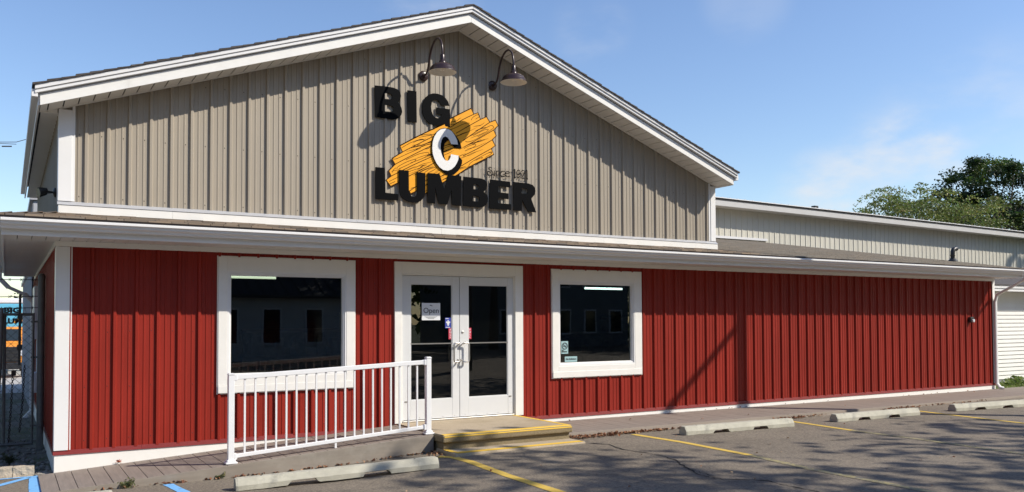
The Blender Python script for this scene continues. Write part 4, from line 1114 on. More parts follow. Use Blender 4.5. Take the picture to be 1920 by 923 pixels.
# ================================================================== BARN LAMPS
def barn_lamp(x, zb, label, first=None):
    t = thing('barn_lamp', label, 'wall lamp', (x, 0.18, zb), 'gooseneck lamps over the sign')
    mb = MB(); mb.lathe((x, 0.183, zb), [(0.072, 0.0), (0.072, -0.012), (0.060, -0.022), (0.030, -0.026), (0.026, -0.050), (0.0, -0.050)], 24, 'y')
    mb.build('wall_plate', M['bronze'], t, smooth=True)
    P = [(0.16, 0.0), (0.10, 0.005), (0.055, 0.03), (0.02, 0.08), (-0.005, 0.15), (-0.03, 0.22), (-0.075, 0.30), (-0.14, 0.365), (-0.22, 0.40), (-0.30, 0.395), (-0.365, 0.35), (-0.405, 0.28), (-0.422, 0.20), (-0.425, 0.11)]
    P = smooth_path(P, 4)
    mb = MB(); mb.tube([(x, y, zb+z) for y, z in P], 0.0145, 10)
    mb.build('gooseneck', M['bronze'], t, smooth=True)
    cy = -0.425
    out = [(0.0, 0.140), (0.024, 0.140), (0.030, 0.130), (0.032, 0.060), (0.044, 0.050), (0.050, 0.022), (0.075, 0.016), (0.085, 0.012), (0.120, -0.002), (0.150, -0.026), (0.170, -0.056), (0.180, -0.088), (0.189, -0.094), (0.190, -0.102)]
    inn = [(0.189, -0.103), (0.178, -0.094), (0.166, -0.058), (0.146, -0.030), (0.118, -0.008), (0.06, 0.006), (0.0, 0.008)]
    mb = MB(); mb.lathe((x, cy, zb), out, 40); sh = mb.build('lamp_shade', M['bronze'], t, smooth=True)
    mb = MB(); mb.lathe((x, cy, zb), inn, 40); mb.build('shade_lining', M['lamp_inner'], sh, smooth=True)
    mb = MB(); mb.lathe((x, cy, zb-0.035), [(0.0, 0.045), (0.018, 0.04), (0.022, 0.015), (0.034, -0.01), (0.032, -0.03), (0.018, -0.046), (0.0, -0.05)], 16); mb.build('bulb', M['lamp_inner'], t, smooth=True)
    return t
barn_lamp(-1.70, 4.846, 'bronze gooseneck lamp above the letters I and G')
barn_lamp(-0.585, 4.868, 'bronze gooseneck lamp beyond the roof peak, above the plank ends')

# ================================================================== STEPS, RAMP, BOARDWALK, RAILING
steps = thing('concrete_steps', 'two tan aggregate concrete steps with worn yellow edges in front of the doors', 'steps', (-1.25, -0.8, -0.19))
def rough_slab(x0, x1, y0, y1, z0, z1, amp=0.004, n=26):
    mb = MB(); mb.box(x0, x1, y0, y1, z0, z1); return mb
rough_slab(-2.195, -0.30, -1.42, 0.03, -0.060, 0.033).build('landing', M['aggregate'], steps, bevel=0.022, seg=3)
rough_slab(-2.165, -0.33, -1.375, 0.02, -0.24, -0.0605).build('riser', M['aggregate'], steps, bevel=0.006)
mb = MB()
mb.hexa([(-2.20, -1.73, -0.26), (-0.27, -1.73, -0.26), (-0.29, -1.2, -0.26), (-2.19, -1.2, -0.26), (-2.17, -1.70, -0.146), (-0.30, -1.69, -0.146), (-0.31, -1.2, -0.140), (-2.18, -1.2, -0.140)])
mb.build('lower_step', M['tread'], steps, bevel=0.012)
mb = MB(); mb.box(-2.180, -0.315, -1.403, 0.0, 0.0335, 0.0365); mb.build('tread', M['tread'], steps)
mb = MB()
mb.box(-2.176, -0.32, -1.399, -1.330, 0.0370, 0.0385); mb.box(-0.380, -0.318, -1.3295, -0.03, 0.0370, 0.0385)
mb.hexa([(-2.172, -1.4225, 0.006), (-0.322, -1.4225, 0.006), (-0.322, -1.4205, 0.006), (-2.172, -1.4205, 0.006), (-2.172, -1.4225, 0.014), (-0.322, -1.4225, 0.014), (-0.322, -1.4205, 0.014), (-2.172, -1.4205, 0.014)])
mb.hexa([(-2.172, -1.4224, 0.0142), (-0.322, -1.4224, 0.0142), (-0.322, -1.4194, 0.0142), (-2.172, -1.4194, 0.0142), (-2.172, -1.4010, 0.0382), (-0.322, -1.4010, 0.0382), (-0.322, -1.3991, 0.0372), (-2.172, -1.3991, 0.0372)])
mb.hexa([(-2.14, -1.695, -0.1455), (-0.33, -1.685, -0.1455), (-0.335, -1.60, -0.1445), (-2.14, -1.60, -0.1445), (-2.14, -1.695, -0.1425), (-0.33, -1.685, -0.1425), (-0.335, -1.60, -0.1415), (-2.14, -1.60, -0.1415)])
mb.hexa([(-2.165, -1.60, -0.1445), (-2.09, -1.60, -0.1445), (-2.11, -1.38, -0.142), (-2.175, -1.38, -0.142), (-2.165, -1.60, -0.1415), (-2.09, -1.60, -0.1415), (-2.11, -1.38, -0.139), (-2.175, -1.38, -0.139)])
mb.build('yellow_edge', M['yellow'], steps)

RX0, RX1, RZ0, RZ1, RY = -6.37, -2.2, -0.245, 0.022, -1.165
def rz(x): return RZ0+(RZ1-RZ0)*(x-RX0)/(RX1-RX0)
ramp = thing('entrance_ramp', 'grey brown composite board ramp under the white railing, rising to the doors', 'ramp', (-4.3, -0.6, -0.26))
mb = MB()
x = RX0; w = 0.158
while x < RX1-0.01:
    b = min(x+w-0.005, RX1-0.003)
    dz = rnd.uniform(-0.001, 0.001)
    mb.hexa([(x, RY, rz(x)-0.025+dz), (b, RY, rz(b)-0.025+dz), (b, -0.02, rz(b)-0.025+dz), (x, -0.02, rz(x)-0.025+dz), (x, RY, rz(x)+dz), (b, RY, rz(b)+dz), (b, -0.02, rz(b)+dz), (x, -0.02, rz(x)+dz)], None)
    x += w
mb.build('deck_boards', M['deck'], ramp, bevel=0.003)
mb = MB()
for a, b in ((RX0+0.03, RX1-0.006),):
    n = 30
    for k in range(n):
        xa = a+(b-a)*k/n; xb = a+(b-a)*(k+1)/n
        mb.hexa([(xa, RY-0.022, lot_z(xa)-0.03), (xb, RY-0.022, lot_z(xb)-0.03), (xb, RY-0.001, lot_z(xb)-0.03), (xa, RY-0.001, lot_z(xa)-0.03), (xa, RY-0.022, rz(xa)-0.004), (xb, RY-0.022, rz(xb)-0.004), (xb, RY-0.001, rz(xb)-0.004), (xa, RY-0.001, rz(xa)-0.004)])
mb.build('ramp_fascia', M['deck_face'], ramp)
mb = MB(); mb.hexa([(RX0+.03, RY, -0.32), (RX1-.004, RY, -0.30), (RX1-.004, -0.03, -0.30), (RX0+.03, -0.03, -0.32), (RX0+.03, RY, rz(RX0)-0.028), (RX1-.004, RY, rz(RX1)-0.028), (RX1-.004, -0.03, rz(RX1)-0.028), (RX0+.03, -0.03, rz(RX0)-0.028)])
mb.build('ramp_frame', M['gap'], ramp)

walk = thing('boardwalk', 'low grey brown composite boardwalk along the long windowless red wall', 'boardwalk', (6.8, -0.6, -0.17))
def wz(x): return -0.098-0.032*smooth01(x/12)
mb = MB()
x = -0.28
while x < 15:
    b = x+0.140-0.005; dz = rnd.uniform(-0.001, 0.001)
    mb.hexa([(x, -1.20, wz(x)-0.025+dz), (b, -1.20, wz(b)-0.025+dz), (b, -0.02, wz(b)-0.025+dz), (x, -0.02, wz(x)-0.025+dz), (x, -1.20, wz(x)+dz), (b, -1.20, wz(b)+dz), (b, -0.02, wz(b)+dz), (x, -0.02, wz(x)+dz)])
    x += 0.140
mb.build('deck_boards', M['deck'], walk, bevel=0.003)
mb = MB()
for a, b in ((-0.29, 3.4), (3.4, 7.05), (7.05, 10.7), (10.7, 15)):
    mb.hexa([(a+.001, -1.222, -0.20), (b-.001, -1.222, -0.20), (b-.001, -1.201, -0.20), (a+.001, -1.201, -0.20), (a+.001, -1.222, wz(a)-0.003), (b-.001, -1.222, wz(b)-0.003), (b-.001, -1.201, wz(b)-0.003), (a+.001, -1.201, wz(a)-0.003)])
mb.build('walk_fascia', M['walk_face_sunlit'], walk)

rail = thing('ramp_railing', 'white metal railing with thin balusters on the ramp edge', 'railing', (-3.4, -1.09, -0.1))
PY = -1.092
PX = (-4.585, -2.235)
for px_, zt in zip(PX, (0.828, 0.948)):
    zb = rz(px_)
    mb = MB(); mb.box(px_-0.032, px_+0.032, PY-0.032, PY+0.032, zb+0.001, zt)
    p = mb.build('post', M['rail'], rail, bevel=0.004)
    mb = MB(); mb.box(px_-0.062, px_+0.062, PY-0.062, PY+0.062, zb+0.002, zb+0.022); mb.box(px_-0.045, px_+0.045, PY-0.045, PY+0.045, zb+0.0225, zb+0.045); mb.build('base_cover', M['rail'], p, bevel=0.006)
    mb = MB(); mb.box(px_-0.037, px_+0.037, PY-0.037, PY+0.037, zt+0.0005, zt+0.010); mb.box(px_-0.030, px_+0.030, PY-0.030, PY+0.030, zt+0.0105, zt+0.018); mb.build('post_cap', M['rail'], p, bevel=0.004)
xa, xb = PX[0]+0.033, PX[1]-0.033
def rail_bar(name, za, zb, h, w):
    mb = MB()
    mb.hexa([(xa, PY-w/2, za-h/2), (xb, PY-w/2, zb-h/2), (xb, PY+w/2, zb-h/2), (xa, PY+w/2, za-h/2), (xa, PY-w/2, za+h/2), (xb, PY-w/2, zb+h/2), (xb, PY+w/2, zb+h/2), (xa, PY+w/2, za+h/2)])
    return mb.build(name, M['rail'], rail, bevel=0.005)
rail_bar('top_rail', 0.800, 0.902, 0.052, 0.045)
rail_bar('bottom_rail', -0.052, 0.112, 0.042, 0.038)
for x, za in ((xa, 0.800), (xb, 0.902), (xa, -0.052), (xb, 0.112)):
    mb = MB(); mb.box(x-0.001 if x == xa else x-0.03, x+0.03 if x == xa else x+0.001, PY-0.030, PY+0.030, za-0.036, za+0.030)
    mb.build('rail_bracket', M['rail'], rail, bevel=0.005)
for k in range(19):
    t = (k+1)/20; x = xa+(xb-xa)*t
    zt = 0.800+0.102*t-0.027; zb = -0.052+0.164*t+0.0215
    mb = MB(); mb.box(x-0.0095, x+0.0095, PY-0.0095, PY+0.0095, zb, zt); mb.build('baluster', M['rail'], rail)
mb = MB(); x = xa+(xb-xa)*0.5; mb.box(x-0.012, x+0.012, PY-0.012, PY+0.012, rz(x)+0.001, -0.052+0.082-0.0215); mb.build('support_foot', M['rail'], rail)

# ================================================================== WHEEL STOPS
def wheel_stop_mesh(L, name, parent, x0):
    prof = [(0.0, 0.0), (0.0, 0.052), (0.040, 0.118), (0.125, 0.118), (0.165, 0.052), (0.165, 0.0)]
    n = len(prof)
    us = [0.0, 0.02]
    k = 90
    for i in range(1, k): us.append(i/k)
    us += [0.98, 1.0]
    mb = MB(); rings = []
    for u in sorted(us):
        lift = 0.0
        for c in (0.31, 0.67):
            d = abs(u-c)
            lift = max(lift, 0.044*(1-smooth01((d-0.060)/0.012)))
        e = 0.006 if u in (0.0, 1.0) else 0
        ring = []
        for j, (y, z) in enumerate(prof):
            yy_ = y+(e if j < 2 else (-e if j > 3 else 0)); zz = z-(e if 1 < j < 4 else 0)
            if j in (0, n-1): zz = max(zz, lift)
            w_ = 0.0028*noise.noise((x0*3+u*14, j*2.1, 0.3))
            ring.append((u*L, yy_+w_, zz+w_))
        rings.append(ring)
    vs = [p for r in rings for p in r]; fs = []
    for i in range(len(rings)-1):
        for j in range(n): fs.append((i*n+j, i*n+(j+1) % n, (i+1)*n+(j+1) % n, (i+1)*n+j))
    fs.append(tuple(range(n))); fs.append(tuple(reversed(range((len(rings)-1)*n, len(rings)*n))))
    mb.add(vs, fs); return mb
for i, (xa_, ya_, xb_, yb_, lab) in enumerate([
    (-4.73, -1.985, -2.60, -2.16, 'weathered concrete wheel stop below the railed ramp, partly in tree shade'),
    (1.285, -1.845, 3.30, -1.965, 'pale concrete wheel stop nearest the concrete steps, along the boardwalk'),
    (4.27, -1.960, 6.19, -2.070, 'pale concrete wheel stop below the pole shadow, between two others along the boardwalk'),
    (7.22, -2.050, 9.20, -2.270, 'pale concrete wheel stop nearest the white annex and the grass'),
    (-7.95, -1.93, -5.83, -2.00, 'concrete wheel stop at the low end of the ramp, only its top showing')]):
    L = math.hypot(xb_-xa_, yb_-ya_)
    mb = wheel_stop_mesh(L, 'wheel_stop', None, xa_)
    o = mb.build('wheel_stop', M['concrete'], None, bevel=0.004)
    za, zb = lot_z(xa_), lot_z(xb_)
    o.location = (xa_, ya_, za+0.001); o.rotation_euler = (0, -math.atan2(zb-za, L), math.atan2(yb_-ya_, xb_-xa_))
    tag(o, lab, 'wheel stop', 'concrete wheel stops')
    mb = MB()
    for u in (0.12, 0.88): mb.lathe((u*L, 0.082, 0.1175), [(0.011, -0.004), (0.011, 0.003), (0.0, 0.0035)], 8)
    q = mb.build('pin_head', M['rust'], None); q.parent = o

# ================================================================== SMALL FITTINGS
fl = thing('flood_light', 'black twin flood light on the shaded side of the gable corner', 'flood light', (-6.24, 0.5, 2.92))
mb = MB(); mb.lathe((-6.19, 0.5, 2.905), [(0.055, 0.0), (0.055, -0.035), (0.03, -0.05), (0.0, -0.05)], 16, 'x'); mb.build('mount', M['black_plastic'], fl, smooth=True)
for dy, dz, s_ in ((-0.06, 0.0, 1), (0.12, 0.005, -1)):
    mb = MB()
    mb.tube([(-6.235, 0.5, 2.905), (-6.28, 0.5+dy*0.5, 2.905), (-6.32, 0.5+dy, 2.908)], 0.010, 6)
    mb.tube([(-6.30, 0.5+dy, 2.915), (-6.345, 0.5+dy-0.01, 2.905), (-6.385, 0.5+dy-0.02, 2.893)], [0.028, 0.040, 0.048], 14)
    mb.build('lamp_head', M['black_plastic'], fl, smooth=True)

ph = thing('wall_sensor', 'small black box fitting on the red wall near the downspout', 'light fitting', (11.12, -0.02, 1.39))
mb = MB(); mb.box(11.05, 11.17, -0.085, -0.018, 1.335, 1.455); mb.build('housing', M['black_plastic'], ph, bevel=0.012)
mb = MB(); mb.lathe((11.115, -0.085, 1.375), [(0.035, 0.0), (0.035, -0.03), (0.026, -0.034), (0.0, -0.034)], 14, 'y'); mb.build('lens', M['headlight'], ph, smooth=True)

vp = thing('vent_pipe', 'black elbow vent pipe on the shingle roof before the warehouse', 'vent pipe', (11.98, 0.86, 2.765))
mb = MB(); mb.tube([(11.98, 0.86, 2.73), (11.98, 0.86, 2.90), (11.985, 0.86, 2.965), (12.02, 0.86, 3.015), (12.075, 0.86, 3.035), (12.13, 0.86, 3.035)], [0.048, 0.048, 0.050, 0.051, 0.050, 0.050], 16); mb.build('pipe', M['black_plastic'], vp, smooth=True)
mb = MB(); mb.lathe((11.98, 0.86, 2.755), [(0.115, -0.01), (0.10, 0.01), (0.062, 0.035), (0.055, 0.06), (0.050, 0.062)], 18); mb.build('flashing_boot', M['black_plastic'], vp, smooth=True)
mb = MB(); mb.lathe((11.98, 0.86, 2.875), [(0.052, -0.01), (0.056, -0.008), (0.056, 0.008), (0.052, 0.01)], 16); mb.build('clamp', M['rust'], vp, smooth=True)

# ================================================================== WAREHOUSE BEHIND
wh = thing('warehouse', 'long pale ribbed metal warehouse rising behind the shingle roof', 'building', (18, 10, -0.4))
def wf(x): return 4.63-0.0098*(x-10)
WHX0, WHX1 = 3.0, 42.0
mb = MB()
pr = rib_profile(WHX0, WHX1, 0.07, 0.018)
ribbed_wall(mb, pr, 7.1, -0.6, lambda x: wf(x)+0.03)
mb.build('metal_wall', M['tan_light'], wh)
mb = MB(); mb.hexa([(8.0, 7.03, 3.765), (12.75, 7.03, 3.765), (12.75, 7.085, 3.765), (8, 7.085, 3.765), (8.0, 7.05, 3.835), (12.75, 7.05, 3.835), (12.75, 7.085, 3.835), (8, 7.085, 3.835)]); mb.build('wall_flashing', M['grey_flash'], wh)
mb = MB(); mb.hexa([(WHX0, 6.65, wf(WHX0)), (WHX1, 6.65, wf(WHX1)), (WHX1, 6.67, wf(WHX1)), (WHX0, 6.67, wf(WHX0)), (WHX0, 6.65, wf(WHX0)+0.165), (WHX1, 6.65, wf(WHX1)+0.165), (WHX1, 6.67, wf(WHX1)+0.165), (WHX0, 6.67, wf(WHX0)+0.165)]); mb.build('fascia', M['wh_fascia'], wh)
mb = MB(); mb.hexa([(WHX0, 6.671, wf(WHX0)+0.01), (WHX1, 6.671, wf(WHX1)+0.01), (WHX1, 7.08, wf(WHX1)+0.01), (WHX0, 7.08, wf(WHX0)+0.01), (WHX0, 6.671, wf(WHX0)+0.02), (WHX1, 6.671, wf(WHX1)+0.02), (WHX1, 7.08, wf(WHX1)+0.02), (WHX0, 7.08, wf(WHX0)+0.02)]); mb.build('soffit', M['soffit'], wh)
mb = MB(); mb.hexa([(WHX0, 6.632, wf(WHX0)+0.166), (WHX1, 6.632, wf(WHX1)+0.166), (WHX1, 6.67, wf(WHX1)+0.166), (WHX0, 6.67, wf(WHX0)+0.166), (WHX0, 6.632, wf(WHX0)+0.21), (WHX1, 6.632, wf(WHX1)+0.21), (WHX1, 6.67, wf(WHX1)+0.21), (WHX0, 6.67, wf(WHX0)+0.21)]); mb.build('eave_trim', M['gap'], wh)
mb = MB()
x = WHX0
while x < WHX1:
    mb.hexa([(x, 6.61, wf(x)+0.211), (x+0.3, 6.61, wf(x+.3)+0.211), (x+0.3, 16, wf(x+.3)+0.45), (x, 16, wf(x)+0.45), (x, 6.61, wf(x)+0.232), (x+0.3, 6.61, wf(x+.3)+0.232), (x+0.3, 16, wf(x+.3)+0.47), (x, 16, wf(x)+0.47)])
    mb.box(x-0.015, x+0.015, 6.61, 6.65, wf(x)+0.233, wf(x)+0.245); x += 0.3
mb.build('metal_roof', M['white_metal'], wh)
mb = MB(); mb.quad((WHX0, 7.1, -0.6), (WHX0, 16, -0.6), (WHX0, 16, 5.1), (WHX0, 7.1, 4.6)); mb.quad((WHX1, 7.1, -0.6), (WHX1, 16, -0.6), (WHX1, 16, 5.0), (WHX1, 7.1, 4.3)); mb.quad((WHX0, 16, -0.6), (WHX1, 16, -0.6), (WHX1, 16, 4.9), (WHX0, 16, 5.0))
mb.build('rear_wall', M['tan_light'], wh)
rv = thing('roof_vent', 'small dark vent with wires on the warehouse roof edge', 'roof vent', (15.2, 7.3, 4.80))
mb = MB(); mb.box(15.13, 15.30, 7.25, 7.40, 4.80, 5.02); mb.build('vent_hood', M['black_plastic'], rv, bevel=0.01)
mb = MB(); mb.box(15.02, 15.12, 7.28, 7.34, 4.80, 4.93); mb.box(15.31, 15.42, 7.28, 7.34, 4.80, 4.95); mb.build('bracket', M['galv'], rv)
mb = MB(); mb.tube([(15.42, 7.3, 4.90), (15.9, 7.3, 4.86), (16.3, 7.3, 4.79), (16.8, 7.3, 4.80), (16.95, 7.3, 4.87), (17.1, 7.3, 4.78)], 0.010, 5); mb.build('cable', M['wire'], rv)

# white sided annex at the far right
an = thing('white_annex', 'low white lap sided annex beyond the downspout', 'building', (16, 1.5, -0.15))
mb = MB()
z = -0.055
while z < 2.2:
    mb.hexa([(12.08, 0.985, z), (24, 0.985, z), (24, 1.02, z), (12.08, 1.02, z), (12.08, 1.004, z+0.098), (24, 1.004, z+0.098), (24, 1.02, z+0.098), (12.08, 1.02, z+0.098)]); z += 0.098
mb.build('lap_siding', M['lap'], an)
mb = MB(); mb.box(12.08, 24, 1.005, 1.08, -0.5, -0.056); mb.build('foundation', M['block'], an)
mb = MB(); mb.box(12.10, 24, 0.66, 0.985, 2.085, 2.095); mb.build('soffit', M['soffit'], an)
mb = MB(); mb.box(12.10, 24, 0.62, 0.645, 2.07, 2.20); mb.box(12.10, 24, 0.60, 0.6195, 2.14, 2.21); mb.build('fascia', M['white_metal'], an, bevel=0.003)
mb = MB(); mb.hexa([(12.145, 0.585, 2.205), (24, 0.585, 2.205), (24, 7.0, 3.40), (12.145, 7.0, 3.40), (12.145, 0.585, 2.23), (24, 0.585, 2.23), (24, 7.0, 3.43), (12.145, 7.0, 3.43)]); mb.build('shingle_roof', M['roof_edge'], an)
sp = thing('hose_tap', 'dark hose tap low on the white siding', 'tap', (12.95, 0.95, -0.02))
mb = MB(); mb.tube([(12.95, 0.99, 0.02), (12.95, 0.90, 0.02), (12.96, 0.87, 0.0), (12.97, 0.86, -0.05)], 0.022, 8); mb.build('spout', M['rust'], sp, smooth=True)
mb = MB(); mb.tube([(12.95, 0.91, 0.03), (12.95, 0.91, 0.08)], 0.008, 6); mb.lathe((12.95, 0.91, 0.085), [(0.0, 0.006), (0.035, 0.004), (0.035, -0.004), (0.0, -0.006)], 12); mb.build('valve_handle', M['rust'], sp)

# grey rear wing beyond the left wall
rw = thing('grey_wing', 'shaded grey metal wing beyond the red side wall, behind the gate', 'building', (-5, 14, -0.5))
def box_wall(mb, x0, x1, y0, y1, z0, z1):
    mb.box(x0, x1, y0, y1, z0, z1)
mb = MB()
prof = rib_profile(9.05, 20.0, 0.1, 0.012)
for (a, ya), (b, yb) in zip(prof, prof[1:]):
    zt = 3.9 if a < 12.5 else 2.55
    mb.quad((-6.24+ya, a, -0.9), (-6.24+yb, b, -0.9), (-6.24+yb, b, zt), (-6.24+ya, a, zt))
mb.quad((-6.24, 20, -0.9), (2, 20, -0.9), (2, 20, 2.55), (-6.24, 20, 2.55)); mb.quad((-6.24, 9.05, 2.4), (2, 9.05, 2.4), (2, 9.05, 3.9), (-6.24, 9.05, 3.9))
mb.quad((-6.24, 12.5, 2.5), (2, 12.5, 2.5), (2, 12.5, 3.9), (-6.24, 12.5, 3.9)); mb.quad((2, 9.05, -0.9), (2, 20, -0.9), (2, 20, 3.0), (2, 9.05, 3.0))
mb.build('metal_wall', M['grey_wall'], rw)
mb = MB(); mb.box(-6.30, 2.0, 9.0, 12.55, 3.9, 4.0); mb.box(-6.30, 2.0, 12.56, 20.1, 2.551, 2.64); mb.build('roof', M['grey_flash'], rw)
sb = thing('meter_box', 'pale utility box on the shaded side wall behind the gate post', 'utility box', (-6.25, 4.9, 1.4))
mb = MB(); mb.box(-6.315, -6.218, 4.55, 5.45, 1.15, 1.98); mb.build('cabinet', M['truck_white'], sb, bevel=0.01)
mb = MB(); mb.box(-6.30, -6.22, 4.8, 5.15, 0.30, 0.62); mb.tube([(-6.25, 4.98, 0.62), (-6.25, 4.98, 1.15)], 0.02, 8); mb.build('lower_box', M['truck_white'], sb, bevel=0.008)

# ================================================================== GATE AND YARD
post = thing('gate_post', 'thick galvanised steel post between the chain link gate and the side wall', 'fence post', (-6.285, 2.3, -0.28))
mb = MB(); mb.tube([(-6.285, 2.3, -0.30), (-6.285, 2.3, 2.03)], 0.043, 16); mb.build('pipe', M['galv'], post, smooth=True)
mb = MB(); mb.lathe((-6.285, 2.3, 2.03), [(0.046, -0.03), (0.046, 0.0), (0.03, 0.025), (0.0, 0.032)], 16); mb.build('cap', M['galv'], post, smooth=True)
for z in (0.05, 0.95, 1.42):
    mb = MB(); mb.lathe((-6.285, 2.3, z), [(0.046, -0.014), (0.049, -0.01), (0.049, 0.01), (0.046, 0.014)], 14); mb.box(-6.40, -6.33, 2.292, 2.308, z-0.012, z+0.012)
    mb.build('hinge_band', M['galv'], post)
gate = thing('chain_link_gate', 'chain link gate with dark tube frame beside the shaded side wall', 'gate', (-7.2, 2.3, -0.25))
gx0, gx1, gz0_, gz1_ = -8.6, -6.375, -0.18, 1.515
mb = MB()
mb.tube([(gx0, 2.3, gz0_), (gx0, 2.3, gz1_), (gx1, 2.3, gz1_), (gx1, 2.3, gz0_)], 0.024, 10, closed=True)
mb.tube([(-6.70, 2.3, gz0_), (-6.70, 2.3, gz1_)], 0.020, 8)
mb.build('frame', M['galv'], gate, smooth=False)
mb = MB()
p = 0.0725
def wire_line(mb, ax, az, bx, bz, r=0.0024, y=2.3):
    d = Vector((bx-ax, 0, bz-az)); d.normalize(); n_ = Vector((-d.z, 0, d.x))*r
    A = Vector((ax, y, az)); B = Vector((bx, y, bz))
    o_ = Vector((0, r, 0))
    mb.loft([A+n_, A+o_, A-n_, A-o_], [B+n_, B+o_, B-n_, B-o_], False)
W_, H_ = gx1-gx0, gz1_-gz0_
k = -H_
while k < W_:
    x0_, x1_ = max(0, k), min(W_, k+H_)
    if x1_ > x0_:
        wire_line(mb, gx0+x0_, gz0_+x0_-k, gx0+x1_, gz0_+x1_-k)
        wire_line(mb, gx0+x0_, gz1_-(x0_-k), gx0+x1_, gz1_-(x1_-k), y=2.304)
    k += p*1.414
x_ = gx0
while x_ < gx1:
    wire_line(mb, x_, gz1_, x_+0.02, gz1_+0.10); wire_line(mb, x_+0.04, gz1_, x_+0.02, gz1_+0.10); x_ += 0.0877
mb.build('chain_link_mesh', M['link'], gate)
mb = MB(); mb.box(-6.545, -6.515, 2.255, 2.285, 0.85, 1.78); mb.box(-6.56, -6.50, 2.24, 2.30, 1.05, 1.12); mb.box(-6.56, -6.50, 2.24, 2.30, 1.45, 1.52); mb.build('latch_bar', M['wire'], gate)
mb = MB(); mb.tube([(-6.735, 2.26, 1.60), (-6.745, 2.26, 0.9), (-6.78, 2.26, 0.1)], 0.022, 8); mb.build('brace', M['galv'], gate)
for z, sag, lab in ((1.975, 0.01, 'topmost strand of barbed wire tied to the steel post'), (1.755, 0.02, 'middle strand of barbed wire tied to the steel post'), (1.605, 0.02, 'lowest strand of barbed wire just above the gate')):
    mb = MB()
    pts = [(-8.6+2.28*i/12, 2.3, z-sag*math.sin(math.pi*i/12)) for i in range(13)]
    mb.tube(pts, 0.0045, 5)
    for i in range(1, 18):
        x = -8.6+i*0.13
        zc = z-sag*math.sin(math.pi*(x+8.6)/2.28)
        mb.tube([(x-0.012, 2.3, zc-0.018), (x+0.012, 2.3, zc+0.018)], 0.003, 4); mb.tube([(x+0.012, 2.29, zc-0.018), (x-0.012, 2.31, zc+0.018)], 0.003, 4)
    tag(mb.build('barbed_wire', M['wire']), lab, 'barbed wire', 'barbed wire over the gate')
ch = thing('gate_chain', 'rusty chain hanging in two strands on the gate', 'chain', (-6.46, 2.24, 0.5))
def chain_mesh(pts, link=0.036):
    mb = MB(); flip = 0
    for a, b in zip(pts, pts[1:]):
        a = Vector(a); b = Vector(b); L = (b-a).length; n_ = max(1, int(L/(link*0.8))); d = (b-a).normalized()
        u = d.cross(Vector((0, 1, 0))).normalized(); v = Vector((0, 1, 0))
        for i in range(n_):
            c = a+d*(L*(i+0.5)/n_); w_ = u if flip else (u*0.3+v*0.95); flip ^= 1
            mb.tube([c+d*(link/2*math.cos(t))+w_*(link*0.32*math.sin(t)) for t in [2*math.pi*q/8 for q in range(8)]], 0.0045, 5, closed=True)
    return mb
chain_mesh([(-6.60, 2.24, 0.78), (-6.615, 2.24, 0.35), (-6.64, 2.24, -0.14)]).build('chain_strand', M['rust'], ch)
chain_mesh([(-6.47, 2.24, 0.85), (-6.49, 2.24, 0.35), (-6.52, 2.24, -0.02)]).build('chain_strand', M['rust'], ch)
mb = MB(); mb.box(-6.62, -6.565, 2.22, 2.26, 0.72, 0.79); mb.build('padlock', M['rust'], ch, bevel=0.006)

def rock(mb, c, r, seed, tn=None, flat=0.7):
    bm = bmesh.new(); bmesh.ops.create_icosphere(bm, subdivisions=1, radius=1)
    vs = []
    for v in bm.verts:
        k_ = 1+0.45*noise.noise(v.co*1.3+Vector((seed, seed*.7, 0)))
        vs.append((c[0]+v.co.x*r*k_, c[1]+v.co.y*r*k_, c[2]+v.co.z*r*k_*flat))
    mb.add(vs, [tuple(v.index for v in f.verts) for f in bm.faces], tn); bm.free()
def edging(x0, x1, y0, y1, lab):
    bm = bmesh.new(); bmesh.ops.create_cube(bm, size=1)
    bmesh.ops.subdivide_edges(bm, edges=bm.edges[:], cuts=4, use_grid_fill=True)
    mb = MB(); vs = []
    for v in bm.verts:
        q = Vector(((x0+x1)/2+v.co.x*(x1-x0), (y0+y1)/2+v.co.y*(y1-y0), -0.215+v.co.z*0.11))
        f = 0.012 if v.co.z < 0.45 else 0.004
        q += Vector((noise.noise(q*17), noise.noise(q*17+Vector((5, 0, 0))), noise.noise(q*17+Vector((0, 9, 0)))))*f
        vs.append(q)
    mb.add(vs, [tuple(v.index for v in f.verts) for f in bm.faces]); bm.free()
    tag(mb.build('edging_block', M['edging']), lab, 'edging block', 'tan edging blocks')
edging(-6.60, -6.40, 0.10, 0.22, 'tan split face edging block nearest the building corner')
edging(-6.82, -6.605, 0.11, 0.23, 'tan split face edging block at the corner of the blue hatched bay')
edging(-7.05, -6.83, 0.11, 0.23, 'tan split face edging block farthest from the building corner')
mb = MB(); rg = random.Random(5)
for i in range(900):
    y = 0.08+rg.random()**2*3.5; x = -6.24-rg.random()*(0.22 if y < 0.25 else 1.8)
    if -7.1 < x < -6.395 and 0.07 < y < 0.26: continue
    r = rg.uniform(0.012, 0.036)
    g_ = rg.uniform(0.12, 0.34)
    rock(mb, (x, y, yard_z(y)+r*0.3), r, i*0.37, (g_, g_*0.92, g_*0.80))
stuff(mb.build('gravel_stones', attr_mat('stone_grey', 0.9, bump=0.2, bscale=60)), 'loose pale gravel stones along the shaded side wall', 'gravel')

def leaf_quad(mb, c, size, nrm, rot, tn, curl=0.15):
    n_ = Vector(nrm).normalized(); u = n_.orthogonal().normalized(); v = n_.cross(u)
    a = u*math.cos(rot)+v*math.sin(rot); b = -u*math.sin(rot)+v*math.cos(rot)
    c = Vector(c)
    mb.add([c-a*size*0.5, c-b*size*0.30+n_*size*curl, c+a*size*0.5, c+b*size*0.30+n_*size*curl], [(0, 1, 2, 3)], tn)
